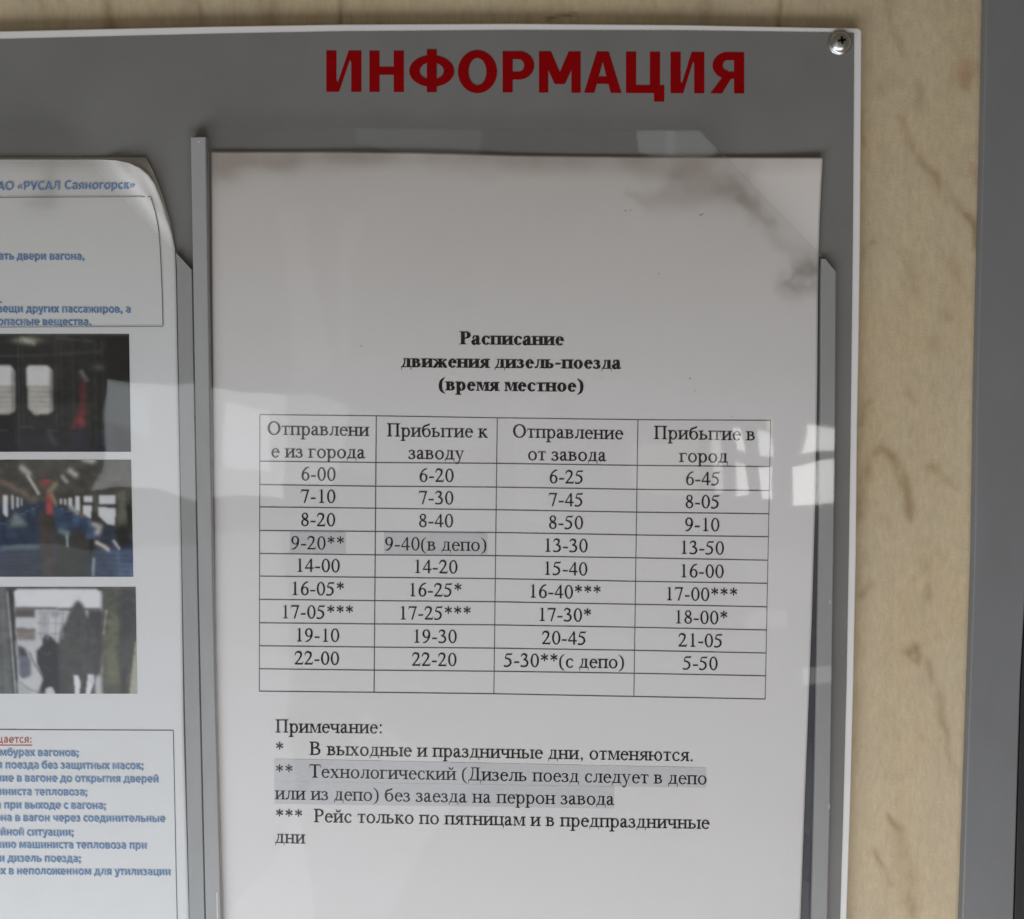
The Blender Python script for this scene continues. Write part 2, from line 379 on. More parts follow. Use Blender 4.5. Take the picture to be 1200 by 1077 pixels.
# screw
def screw():
    c = at(984.3, 50, DF); bm = bmesh.new()
    prof = [(.0042,0),(.0042,.0002),(.0040,.00045),(.00355,.0005),(.0034,.0009),(.0029,.0015),(.0021,.0020),(.0011,.0023),(0,.0024)]
    seg = 40; rings = []
    for r, h in prof[:-1]:
        rings.append([bm.verts.new((c.x + r * math.cos(2*math.pi*k/seg), c.y - h, c.z + r * math.sin(2*math.pi*k/seg))) for k in range(seg)])
    for a, b in zip(rings, rings[1:]):
        for k in range(seg): bm.faces.new((a[k], a[(k+1)%seg], b[(k+1)%seg], b[k]))
    bm.faces.new(rings[-1]); bmesh.ops.recalc_face_normals(bm, faces=bm.faces)
    me = bpy.data.meshes.new('screw'); bm.to_mesh(me); bm.free()
    s = link('screw', me, M_steel, board, smooth=True)
    V = []; Fc = []
    for ang in (R(8), R(98)):           # two raised dark bars, shade of the cross grooves put in colour
        n0 = len(V); L_, W_ = .0019, .00042
        for (u, v_, h) in [(-L_,-W_*.7,.00185),(L_,-W_*.7,.00185),(L_,W_*.7,.00185),(-L_,W_*.7,.00185),(-L_*.55,-W_,.00245),(L_*.55,-W_,.00245),(L_*.55,W_,.00245),(-L_*.55,W_,.00245)]:
            V.append((c.x + u*math.cos(ang) - v_*math.sin(ang), c.y - h - .00002, c.z + u*math.sin(ang) + v_*math.cos(ang)))
        Fc += [(n0+4,n0+5,n0+6,n0+7),(n0,n0+1,n0+5,n0+4),(n0+1,n0+2,n0+6,n0+5),(n0+2,n0+3,n0+7,n0+6),(n0+3,n0,n0+4,n0+7)]
    r = link('cross_shade', mesh('r', V, Fc), M_slot); bpy.context.view_layer.update()
    r.parent = s; r.matrix_parent_inverse = s.matrix_world.inverted()
screw()

# ---- red heading, one vinyl letter each
def ellring(cx, cy, rx, ry, tw, th, a0=0, a1=360, n=40):
    P = []
    for i in range(n):
        A, B = R(a0 + (a1 - a0) * i / n), R(a0 + (a1 - a0) * (i + 1) / n)
        P.append([(cx + rx*math.cos(A), cy + ry*math.sin(A)), (cx + rx*math.cos(B), cy + ry*math.sin(B)),
                  (cx + (rx-tw)*math.cos(B), cy + (ry-th)*math.sin(B)), (cx + (rx-tw)*math.cos(A), cy + (ry-th)*math.sin(A))])
    return P
def rect(x0, y0, x1, y1): return [(x0,y0),(x1,y0),(x1,y1),(x0,y1)]
Wd, Hd = 11.8, 9.2
def RU(ch, W):
    w_, H = Wd, 48
    if ch == 'И': return [rect(0,0,w_,H), rect(W-w_,0,W,H), [(w_-2,0),(w_+3,0),(W-w_+2,H),(W-w_-3,H)], [(w_-.1,0),(w_+3.2,0),(w_+3.2,8),(w_-.1,14)], [(W-w_+.1,H),(W-w_-3.2,H),(W-w_-3.2,H-8),(W-w_+.1,H-14)]]
    if ch == 'Н': return [rect(0,0,w_,H), rect(W-w_,0,W,H), rect(w_,20,W-w_,20+Hd)]
    if ch == 'Ф': return ellring(W/2,24.6,W/2,18.4,12.2,8.2) + [rect(W/2-5.7,0,W/2+5.7,49.5)]
    if ch == 'О': return ellring(W/2,24,W/2,25,12.4,9)
    if ch == 'Р': return [rect(0,0,w_,H), rect(w_,H-Hd,19,H), rect(w_,15,19,15+Hd)] + ellring(19,31.5,W-19,16.5,w_,Hd,-90,90,24)
    if ch == 'Я': return [rect(W-w_,0,W,H), rect(W-19,H-Hd,W-w_,H), rect(W-19,17,W-w_,17+Hd-1)] + ellring(W-19,32.5,W-20.5,15.5,w_,Hd,90,270,24) + [[(-1,0),(12.5,0),(W-w_-2,19.5),(W-w_-13,19.5)]]
    if ch == 'М': return [rect(0,0,w_-1,H), rect(W-w_+1,0,W,H), [(1,H),(14,H),(W/2+6,10),(W/2-6,10)], [(W-1,H),(W-14,H),(W/2-6,10),(W/2+6,10)]]
    if ch == 'А': return [[(0,0),(12,0),(W/2+1,H-8),(W/2,H),(W/2-7,H)], [(W,0),(W-12.5,0),(W/2-1,H-8),(W/2,H),(W/2+7,H)], rect(10,10.5,W-10,19)]
    if ch == 'Ц': return [rect(0,0,w_,H), rect(W-w_-5,0,W-5,H), rect(w_,0,W-w_-5,Hd), rect(W-w_-.2,-10,W,Hd), rect(W-5.2,0,W,Hd)]
base_y = interp([(380,107.6),(560,108.2),(873,109.6)])
for ch, x0, x1 in [('И',382.4,423.4),('Н',432.9,473.2),('Ф',479.6,532.3),('О',536.6,582.4),('Р',589,626),('М',631.6,680.4),('А',684.5,728.2),('Ц',733.6,778.4),('И',785.8,825.3),('Я',833.6,872)]:
    polys = RU(ch, x1 - x0); V = []; Fc = []
    for p in polys:
        n0 = len(V)
        for (x, y) in p:
            X = x0 + x + .02 * y * 0; V.append(at(X, float(base_y(X)) - y * (48.3/48), DF + .00012 + 3e-6 * polys.index(p)))
        Fc.append(tuple(range(n0, n0 + len(p))))
    me = mesh('letter', V, Fc); bm = bmesh.new(); bm.from_mesh(me)
    bmesh.ops.recalc_face_normals(bm, faces=bm.faces)
    for f in bm.faces:
        if f.normal.y > 0: f.normal_flip()
    bm.to_mesh(me); bm.free()
    link('letter', me, M_red, board)

# ---- spacer strips under the pocket plates
DS = DF + .0022
divL = interp([(160,223.2),(316,226),(500,229),(700,232.8),(820,235.3),(1077,241)])
divR = interp([(160,241),(316,243),(500,246),(700,249.3),(820,252),(1077,259)])
ys2 = [316,500,700,820,1077,1500]
poly = [(float(divL(160)),160)] + [(241,160)] + [(float(divR(y)), y) for y in ys2] + [(float(divL(y)), y) for y in ys2[::-1]]
link('divider_strip', prism(poly, DF, DS + .0012, bevel=.00035), M_strip, board)
lpR = interp([(316,224.6),(500,227.8),(700,231.4),(820,233.8),(1077,239.6)])
poly = [(206,295),(224.6,316)] + [(float(lpR(y)), y) for y in ys2[1:]] + [(float(lpR(y)) - 17.5, y) for y in ys2[::-1]]
link('spacer_strip', prism(poly, DF, DS - .0002, bevel=.0002), M_strip, board)
rpR = interp([(318,979.5),(450,978.6),(600,977),(800,974.3),(940,972.3),(1077,969)])
rpM = interp([(303,962.5),(450,962),(600,960.5),(800,957.3),(940,954.5),(1077,951)])
ys3 = [318,450,600,800,940,1077,1500]
poly = [(963,303),(967.5,303)] + [(float(rpR(y)), y) for y in ys3] + [(float(rpM(y)), y) for y in ys3[::-1]]
link('spacer_strip', prism(poly, DF, DS - .0002, bevel=.0002), M_strip, board)
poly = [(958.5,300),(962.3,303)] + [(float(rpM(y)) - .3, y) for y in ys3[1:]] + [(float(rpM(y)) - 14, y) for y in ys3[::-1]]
link('gap_shade_strip', prism(poly, DF, DF + .0003), M_dark, board)  # dark strip added for the shade between paper and spacer

M_scuff = mat('pale_scuff', (.62,.62,.60), .5, noise=(400,.1,1))
for pts_ in ([(971.6,703),(973.2,704),(973.4,708),(972.2,707)], [(970.8,943),(972.4,941),(972.6,947),(971.2,949)], [(253.4,1046),(254.8,1046),(255.6,1077),(254.2,1079)], [(232,166),(234,165.4),(234.6,166.6),(232.6,167.4)]):
    me = mesh('scuff', [at(x, y, DS + (.00125 if x < 500 else -.00016)) for x, y in pts_], [(3,2,1,0)])
    link('scuff', me, M_scuff, board)

# ---- clear pocket plates (gently bowed, so reflections waver)
DP0, DP1 = DS + .0001, DS + .0016
def plate(name, poly, seed, bowx=0.0):
    """flat-cut outline; front and back faces finely divided and slightly uneven"""
    me = prism(poly, DP0, DP1)
    bm = bmesh.new(); bm.from_mesh(me)
    xs_ = [v.co.x for v in bm.verts]; zs_ = [v.co.z for v in bm.verts]
    for k in range(1, 60):
        x = min(xs_) + (max(xs_) - min(xs_)) * k / 60
        bmesh.ops.bisect_plane(bm, geom=bm.verts[:] + bm.edges[:] + bm.faces[:], plane_co=(x,0,0), plane_no=(1,0,0))
        z = min(zs_) + (max(zs_) - min(zs_)) * k / 60
        bmesh.ops.bisect_plane(bm, geom=bm.verts[:] + bm.edges[:] + bm.faces[:], plane_co=(0,0,z), plane_no=(0,0,1))
    r = np.random.RandomState(seed); ph = r.uniform(0, 6.28, 8)
    for v in bm.verts:
        x, z = v.co.x, v.co.z
        d = .00007 * math.sin(x*38 + ph[0] + z*9) + .00006 * math.sin(z*30 + ph[1] + x*14) + .000024*math.sin(x*150+z*60+ph[2]) + .000020*math.sin(z*170-x*70+ph[3]) + .000006*math.sin(x*420+z*210+ph[4]) + .000005*math.sin(z*510-x*160+ph[5])
        v.co.y -= d
    for f in bm.faces:
        if abs(f.normal.y) < .7: f.material_index = 1
        else: f.smooth = True
    for e in bm.edges:
        if len({f.material_index for f in e.link_faces}) > 1: e.smooth = False
    bm.to_mesh(me); bm.free()
    return link(name, me, [M_clear, M_edge], board)
ysr2 = [1500,1077,940,800,600,450]
plate('pocket_plate', [(243.5,148.5),(560,151),(820,152.5),(980.5,319)] + [(float(rpR(y))+.6, y) for y in ysr2[::-1]] + [(float(divR(y))+1.2, y) for y in (1500,1077,820,700,500,316)], 3)
plate('pocket_plate', [(-480,150),(63,150),(97.5,185.5),(224.4,315.5)] + [(float(lpR(y))+.3, y) for y in (500,700,820,1077,1500)] + [(-480,1500)], 5)

# ------------------------------------------------------------------ timetable sheet
pL = interp([(177,247.6),(350,248.8),(500,250.2),(700,252),(820,253.8),(940,257),(1077,261.5)])
pR = interp([(184,964.5),(215,962.5),(260,960.4),(340,958.5),(450,957.6),(600,955),(720,951.5),(800,948.5),(940,943),(1077,938)])
pT = interp([(248,177.3),(400,177.2),(500,178.6),(600,181.4),(750,183.3),(964,184.2)])
def dpaper(px, py):
    px = np.asarray(px, float); py = np.asarray(py, float)
    d = DF + .0009 + .00016*np.sin(px/70 + py/260) + .00012*np.sin(py/85 - px/190) + .00010*np.sin((px+py)/47)*np.exp(-((py-180)/160)**2)
    s = np.clip(((px - 820) - (py - 152)) / 1.414, 0, None)      # lifts a little where it is free of the plate
    return d + s**2 * 1.2e-7
def timetable():
    cv = Canvas(236, 165, 980, 1190, 3, (.80,.775,.768))
    n1 = cv.noise(60, 26, 4, 11); n2 = cv.noise(34, 34, 4, 12); n3 = cv.noise(14, 14, 3, 13)
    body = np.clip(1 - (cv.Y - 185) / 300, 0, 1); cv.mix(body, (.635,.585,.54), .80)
    st = np.array((.41,.345,.30)); st2 = np.array((.29,.25,.225))
    top = np.clip(1 - (cv.Y - 178) / (12 + 34 * n1), 0, 1)
    cv.mix(top * (.25 + 1.1 * n2), st, .75)
    cv.mix(cv.spot(262, 203, 16, 12) * n2 * 1.6, st, .7); cv.mix(cv.spot(300,190,60,9)*n2*1.6, st, .8); cv.mix(cv.pathmask([(560,186),(640,190),(720,192),(760,196)], [5,9,10,8]) * (.2 + n2), st, .5)
    cv.mix(cv.spot(380, 186, 110, 5) * n2 * 1.5, st, .5)
    wx = (n3 - .5) * 22 + (n2 - .5) * 26
    X0 = cv.X; cv.X = cv.X + wx; Y0 = cv.Y; cv.Y = cv.Y + (n2 - .5) * 20
    cv.mix(cv.pathmask([(735,188),(790,197),(822,200),(858,220),(878,234)], [10,18,20,15,9]) * (.3 + n2) + .55 * cv.pathmask([(870,228),(900,262),(925,290),(945,312)], [10,8,7,8]) * (.45 + .7 * n2), st, .62)
    cv.mix(cv.pathmask([(728,222),(760,236),(800,232),(845,222)], [3,7,9,9]) * (.3 + .9 * n2), st, .6)
    cv.mix(cv.spot(801, 208, 14, 13) * (.3 + n3), st2, .42); cv.mix(cv.spot(852, 216, 16, 9), st2, .38)
    cv.mix(cv.pathmask([(870,232),(892,250),(905,265)], [5,6,4]), st2, .32)
    cv.mix(cv.spot(949, 314, 9, 12), st2, .66); cv.mix(cv.pathmask([(950,308),(934,330),(929,338),(944,344),(954,336)], [8,6,5,5,6]) * (.3 + n2), st2, .5)
    cv.mix(cv.pathmask([(916,322),(920,345),(934,354),(956,350)], 5), st, .25)
    cv.X, cv.Y = X0, Y0
    cv.mix(np.clip(n1 * 1.6 - .75, 0, 1), (.72,.70,.68), .20)
    # gentle fingermarks
    for (x, y, rx, ry, k) in [(600,300,90,60,.10),(500,270,30,60,.10),(880,400,60,40,.08),(300,420,40,60,.10)]: cv.mix(cv.spot(x,y,rx,ry)*n1*1.4, (.66,.64,.62), k)
    # sheet grid follows the cut edges
    rows = np.concatenate([[0], np.arange(1, 337)]) / 336.0; cols = np.arange(0, 241) / 240.0
    U, Vv = np.meshgrid(cols, rows)
    yb = 1185.0
    for it in range(3):
        if it == 0: PX = 250 + U * 712
        PYt = pT(PX); PY = PYt + Vv * (yb - PYt)
        PX = pL(PY) + U * (pR(PY) - pL(PY))
    ix = np.clip(((PX - cv.xs[0]) / 3), 0, len(cv.xs) - 1.01); iy = np.clip(((PY - cv.ys[0]) / 3), 0, len(cv.ys) - 1.01)
    i0, j0 = ix.astype(int), iy.astype(int); tx, ty = (ix - i0)[..., None], (iy - j0)[..., None]
    col = (cv.a[j0, i0]*(1-tx) + cv.a[j0, i0+1]*tx)*(1-ty) + (cv.a[j0+1, i0]*(1-tx) + cv.a[j0+1, i0+1]*tx)*ty
    root = empty('timetable_sheet', at(600, 1185, DF), 'stained white sheet with the printed train timetable, in the right-hand pocket', 'timetable')
    o = link('paper', grid_mesh('paper', PX, PY, dpaper(PX, PY), col), M_paper, root)
    sm = o.modifiers.new('s', 'SOLIDIFY'); sm.thickness = .00012; sm.offset = -1
    return root
sheet = timetable()

# ------------------------------------------------------------------ serif lettering drawn with a contrast pen
class Pen:
    def __init__(s, T, h): s.T, s.h = T, h; s.P = []
    def rect(s, x0, y0, x1, y1): s.P.append(rect(x0, y0, x1, y1))
    def poly(s, *p): s.P.append(list(p))
    def st(s, x, y0, y1, b=1, t=1, w=None, L=.075, Rr=.075):
        """stem centred on x with serifs: b/t = 0 none, 1 both sides, -1 left only, 2 right only"""
        w = w or s.T; s.rect(x - w/2, y0, x + w/2, y1)
        for (f, y, d) in ((b, y0, 1), (t, y1, -1)):
            if f: 
                l = L if f in (1, -1) else 0; r = Rr if f in (1, 2) else 0
                s.rect(x - w/2 - l, min(y, y + d*.030), x + w/2 + r, max(y, y + d*.030))
                if l: s.poly((x - w/2 - l*.6, y + d*.028), (x - w/2 + .002, y + d*.028), (x - w/2 + .002, y + d*.06))
                if r: s.poly((x + w/2 + r*.6, y + d*.028), (x + w/2 - .002, y + d*.028), (x + w/2 - .002, y + d*.06))
    def ring(s, cx, cy, rx, ry, a0=0, a1=360, T=None, h=None, n=22): s.P += ellring(cx, cy, rx, ry, T or s.T, h or s.h, a0, a1, max(5, int(n * abs(a1 - a0) / 360) + 2))
    def ball(s, x, y, r): s.P.append([(x + r*math.cos(k*math.pi/5), y + r*math.sin(k*math.pi/5)) for k in range(10)])
    def curve(s, pts, sub=5):
        """pts (x, y, width): Catmull-Rom ribbon"""
        Q = []
        n = len(pts)
        for i in range(n - 1):
            p0, p1, p2, p3 = pts[max(i-1,0)], pts[i], pts[i+1], pts[min(i+2,n-1)]
            for k in range(sub if n > 2 else 1):
                t = k / sub
                Q.append(tuple(.5*((2*b) + (-a + c)*t + (2*a - 5*b + 4*c - d)*t*t + (-a + 3*b - 3*c + d)*t**3) for a, b, c, d in zip(p0, p1, p2, p3)))
        Q.append(tuple(pts[-1])); Ls, Rs = [], []
        for i, (x, y, ww) in enumerate(Q):
            a = Q[max(i-1,0)]; b = Q[min(i+1,len(Q)-1)]; dx, dy = b[0]-a[0], b[1]-a[1]; l = math.hypot(dx, dy) or 1
            Ls.append((x - dy/l*ww/2, y + dx/l*ww/2)); Rs.append((x + dy/l*ww/2, y - dx/l*ww/2))
        for i in range(len(Q) - 1): s.P.append([Ls[i], Ls[i+1], Rs[i+1], Rs[i]])
XH, CH = .455, .665
def glyph(ch, T, h):
    p = Pen(T, h); a = .5; B = T > .11; x = XH
    if ch == ' ': return [], .25
    if ch == 'и' or ch == 'й':
        p.st(.115,0,x); p.st(.42,0,x); p.poly((.115+T*.3,.05),(.115+T*.3,.05+h*2),(.42-T*.3,x-.05),(.42-T*.3,x-.05-h*2)); a = .535
        if ch == 'й': p.curve([(.17,.655,.05),(.19,.58,h*1.2),(.268,.55,h*1.4),(.345,.58,h*1.2),(.365,.655,.05)])
    elif ch == 'н': p.st(.115,0,x); p.st(.42,0,x); p.rect(.115,.215,.42,.215+h*1.05); a = .535
    elif ch == 'п': p.st(.115,0,x); p.st(.42,0,x); p.rect(.115,x-h*1.05,.42,x); a = .535
    elif ch == 'ц': p.st(.115,0,x); p.st(.42,0,x); p.rect(.06,0,.5,h*1.05); p.poly((.475,h),(.512,h),(.512,-.15),(.485,-.15)); a = .535
    elif ch == 'т': p.st(.218,0,x,1,0); p.rect(.03,x-h,.405,x); p.poly((.03,x),(.065,x),(.035,x-.13),(.018,x-.13)); p.poly((.405,x),(.37,x),(.40,x-.13),(.418,x-.13)); a = .437
    elif ch == 'г': p.st(.11,0,x,1,-1); p.rect(.11,x-h,.365,x); p.poly((.365,x),(.325,x),(.36,x-.135),(.38,x-.135)); a = .405
    elif ch == 'р':
        p.st(.115,-.217,x,1,-1); p.ring(.268,.222,.2,.238,-158,158); a = .5
    elif ch == 'о': p.ring(.25,.222,.222,.238); a = .5
    elif ch == 'с': p.ring(.245,.222,.21,.238,48,322); p.ball(.37,.355,.038 if not B else .055); a = .444
    elif ch == 'е': p.ring(.235,.222,.205,.238,0,322); p.rect(.06,.255,.425,.255+h*.95); a = .444
    elif ch == 'а':
        p.curve([(.085,.35,.055),(.11,.415,h*1.3),(.2,.435,h*1.1),(.275,.40,T*.9),(.292,.32,T)]); p.ball(.09,.345,.037 if not B else .05)
        p.curve([(.292,.34,T),(.292,.12,T),(.31,.04,T*.8),(.36,.02,h),(.425,.06,h)])
        p.curve([(.285,.275,h*1.2),(.17,.235,h*1.5),(.09,.16,T),(.082,.09,T),(.13,.03,T*.8),(.2,.03,h*1.4),(.28,.09,h)]); a = .444
    elif ch == 'б':
        p.ring(.255,.21,.215,.225); p.curve([(.075,.19,T*.9),(.07,.36,T*.9),(.13,.52,T*.85),(.27,.585,T*.75),(.37,.615,h*1.6),(.40,.675,h)]); a = .509
    elif ch == 'в':
        p.st(.11,0,x,-1,-1); p.rect(.11,x-h,.24,x); p.rect(.11,.235,.25,.235+h); p.rect(.11,0,.25,h)
        p.ring(.225,.352,.165,.103,-90,90,h=h); p.ring(.24,.138,.19,.138,-90,90,h=h); a = .472
    elif ch == 'з':
        p.ring(.17,.34,.165,.12,-90,150,h=h); p.ring(.165,.128,.2,.14,-150,90,h=h); p.rect(.11,.235,.19,.235+h); p.ball(.065,.375,.033); p.ball(.05,.09,.038); a = .395
    elif ch == 'к':
        p.st(.11,0,x); p.curve([(.13,.23,h*1.2),(.2,.24,h*1.3),(.27,.34,h*1.4),(.33,.425,h*1.5),(.39,.42,.04)]); p.ball(.395,.405,.04)
        p.curve([(.2,.25,T*.8),(.28,.17,T),(.36,.05,T),(.43,.01,h*1.3),(.475,.02,h)]); a = .486
    elif ch == 'л':
        p.st(.39,0,x); p.rect(.13,x-.03,.4,x); p.curve([(.185,x-.01,h*1.2),(.18,.25,h*1.3),(.14,.08,h*1.5),(.06,.025,h*1.3)]); p.ball(.055,.045,.042); a = .5
    elif ch == 'д':
        p.rect(.365-T/2,0.0,.365+T/2,x); p.rect(.12,x-.03,.45,x); p.rect(.025,0,.49,.04); p.poly((.022,.04),(.055,.04),(.045,-.13),(.022,-.13)); p.poly((.49,.04),(.455,.04),(.467,-.13),(.49,-.13))
        p.curve([(.185,x-.01,h*1.2),(.18,.25,h*1.2),(.13,.1,h*1.3),(.085,.03,h*1.1)]); a = .509
    elif ch == 'м':
        p.st(.1,0,x,1,-1,w=h*1.1,L=.06,Rr=.06); p.st(.53,0,x,1,2); p.poly((.08,x),(.08+T*1.25,x),(.335,.03),(.3,.0)); p.poly((.53-T*.4,x),(.53-T*.4-h*1.1,x),(.3,.0),(.325,.0)); a = .633
    elif ch == 'ж':
        p.st(.345,0,x,1,1)
        for s_ in (-1, 1):
            p.curve([(.345+s_*.03,.23,h*1.2),(.345+s_*.12,.26,h*1.3),(.345+s_*.19,.37,h*1.4),(.345+s_*.27,.42,h*1.5)]); p.ball(.345+s_*.28,.40,.038)
            p.curve([(.345+s_*.1,.25,T*.7),(.345+s_*.18,.15,T*.85),(.345+s_*.25,.04,T*.8),(.345+s_*.33,.015,h)])
        a = .691
    elif ch == 'ч': p.st(.385,0,x); p.st(.1,.33,x,0,1); p.curve([(.1,.34,T),(.12,.235,T*.9),(.2,.19,h*1.4),(.37,.235,h)]); a = .503
    elif ch in 'ыь':
        p.st(.11,0,x,-1,1); p.rect(.11,.225,.24,.225+h); p.rect(.11,0,.24,h); p.ring(.235,.133,.185,.133,-90,90,h=h); a = .46
        if ch == 'ы': p.st(.57,0,x); a = .675
    elif ch == 'я':
        p.st(.345,0,x,2,2); p.rect(.23,x-h,.345,x); p.rect(.22,.2,.345,.2+h); p.ring(.23,.328,.185,.127,90,270,h=h)
        p.curve([(.24,.22,T*.8),(.16,.11,T*.85),(.1,.03,T*.6),(.015,.015,h)]); a = .454
    elif ch == 'ю': p.st(.1,0,x); p.rect(.1,.215,.32,.215+h); p.ring(.51,.222,.205,.238); a = .748
    elif ch == 'у':
        p.poly((.04,x),(.04+T*1.1,x),(.285,.05),(.245,.0)); p.poly((.43,x),(.43-h*1.2,x),(.235,-.02),(.265,-.02)); p.curve([(.255,.01,h*1.2),(.2,-.13,h*1.3),(.13,-.195,h*1.5),(.07,-.18,h)])
        p.ball(.07,-.165,.04); p.rect(.005,x-.03,.205,x); p.rect(.32,x-.03,.48,x); a = .5
    elif ch == 'х':
        p.poly((.05,x),(.05+T*1.15,x),(.45,0),(.45-T*1.15,0)); p.poly((.05,0),(.05+h*1.3,0),(.44,x),(.44-h*1.3,x))
        p.rect(.01,x-.03,.22,x); p.rect(.31,x-.03,.47,x); p.rect(.01,0,.17,.03); p.rect(.28,0,.49,.03); a = .5
    elif ch == 'О': p.ring(.361,.331,.328,.345,T=T*1.2); a = .722
    elif ch == 'П': p.st(.16,0,CH,T=0) if False else p.st(.165,0,CH,w=T*1.12,L=.085,Rr=.085); p.st(.56,0,CH,w=T*1.12,L=.085,Rr=.085); p.rect(.1,CH-h,.6,CH); a = .722
    elif ch == 'Р':
        p.st(.155,0,CH,1,-1,w=T*1.12); p.rect(.155,CH-h,.3,CH); p.rect(.155,.30,.3,.30+h); p.ring(.30,.483,.225,.183,-90,90,T=T*1.12,h=h); a = .556
    elif ch == 'В':
        p.st(.155,0,CH,-1,-1,w=T*1.12); p.rect(.155,CH-h,.33,CH); p.rect(.155,.335,.36,.335+h); p.rect(.155,0,.34,h)
        p.ring(.32,.513,.2,.152,-90,90,T=T*1.1,h=h); p.ring(.34,.187,.245,.187,-90,90,T=T*1.12,h=h); a = .66
    elif ch == 'Т': p.st(.305,0,CH,1,0,w=T*1.12,L=.09,Rr=.09); p.rect(.03,CH-h,.58,CH); p.poly((.03,CH),(.065,CH),(.04,CH-.155),(.018,CH-.155)); p.poly((.58,CH),(.545,CH),(.572,CH-.155),(.594,CH-.155)); a = .611
    elif ch == 'Д':
        p.rect(.5-T*.55,0,.5+T*.55,CH); p.rect(.17,CH-.035,.6,CH); p.rect(.03,0,.66,.042); p.poly((.025,.04),(.06,.04),(.05,-.155),(.025,-.155)); p.poly((.665,.04),(.63,.04),(.64,-.155),(.665,-.155))
        p.curve([(.25,CH-.02,h*1.3),(.245,.4,h*1.3),(.2,.16,h*1.4),(.12,.03,h*1.2)]); a = .682
    elif ch == '0': p.ring(.25,.333,.215,.345)
    elif ch == '1': p.st(.262,0,.67,1,0,L=.085,Rr=.085,w=T*.95); p.poly((.262+T*.4,.672),(.262-T*.45,.625),(.12,.585),(.12,.6))
    elif ch == '2':
        p.curve([(.05,.48,h),(.09,.60,T*.6),(.2,.645,T*.85),(.335,.59,T),(.345,.45,T*.95),(.26,.28,T*.7),(.07,.045,h*1.2)]); p.rect(.035,0,.44,.07); p.poly((.44,.07),(.405,.05),(.445,.15),(.465,.145))
    elif ch == '3':
        p.curve([(.06,.53,h),(.12,.625,T*.6),(.22,.645,T*.8),(.325,.58,T),(.30,.44,T*.7),(.17,.365,h)]); p.curve([(.17,.365,h),(.31,.33,T*.8),(.385,.21,T),(.33,.07,T*.85),(.2,.018,h*1.3),(.06,.04,h*1.6)]); p.ball(.065,.045,.04)
    elif ch == '4': p.rect(.33-T*.45,0,.33+T*.45,.67); p.rect(.02,.165,.47,.165+h*1.3); p.poly((.02,.165),(.02,.215),(.3,.66),(.34,.66),(.34,.62)) if False else p.curve([(.035,.19,h),(.32,.645,h*1.1)])
    elif ch == '5':
        p.poly((.17,.662),(.40,.662),(.435,.70),(.445,.69),(.41,.60),(.15,.60)); p.curve([(.155,.64,h),(.08,.43,h)]); p.curve([(.08,.425,h*1.3),(.2,.415,T*.7),(.32,.34,T*.95),(.36,.21,T),(.30,.08,T*.8),(.17,.015,h*1.4),(.04,.03,h*1.6)]); p.ball(.055,.04,.042)
    elif ch == '6' or ch == '9':
        q = Pen(T, h); q.ring(.26,.205,.2,.218); q.curve([(.105,.2,T),(.115,.36,T*.95),(.19,.52,T*.75),(.30,.63,h*1.5),(.44,.675,h*.8)])
        p.P = q.P if ch == '6' else [[(.5 - X, .665 - Y) for X, Y in pp] for pp in q.P]
    elif ch == '7': p.rect(.05,.60,.45,.665); p.poly((.05,.61),(.08,.61),(.045,.51),(.022,.515)); p.poly((.45,.665),(.45-T*.95,.61),(.18,-.005),(.18+T*.75,-.005))
    elif ch == '8': 
        p.ring(.248,.51,.165,.165,T=T*.85); p.ring(.25,.175,.195,.187,T=T*.9); p.curve([(.13,.44,T*.5),(.25,.35,T),(.36,.25,T*.5)])
    elif ch == '-': p.rect(.035,.195,.29,.26 if not B else .28); a = .333
    elif ch == '(': p.curve([(.30,.68,.015),(.12,.50,T*.75),(.075,.255,T),(.12,0,T*.75),(.30,-.17,.015)]); a = .333
    elif ch == ')': p.curve([(.03,.68,.015),(.21,.50,T*.75),(.255,.255,T),(.21,0,T*.75),(.03,-.17,.015)]); a = .333
    elif ch == '*':
        cx, cy = .24, .50
        for k in range(6):
            A = R(90 + 60*k); dx, dy = math.cos(A), math.sin(A); L_ = .20
            p.poly((cx-dy*.018,cy+dx*.018),(cx+dx*L_*.9-dy*.036,cy+dy*L_*.9+dx*.036),(cx+dx*L_,cy+dy*L_),(cx+dx*L_*.9+dy*.036,cy+dy*L_*.9-dx*.036),(cx+dy*.018,cy-dx*.018))
        a = .48
    elif ch == '.': p.ball(.125,.045,.052); a = .25
    elif ch == ':': p.ball(.14,.045,.052); p.ball(.14,.41,.052); a = .278
    elif ch == ',': p.ball(.125,.045,.05); p.curve([(.15,.04,.06),(.155,-.04,.045),(.09,-.12,.015)]); a = .25
    return p.P, a
_gc = {}
def G(ch, bold):
    k = (ch, bold)
    if k not in _gc: _gc[k] = glyph(ch, .160 if bold else .096, .055 if bold else .044)
    return _gc[k]
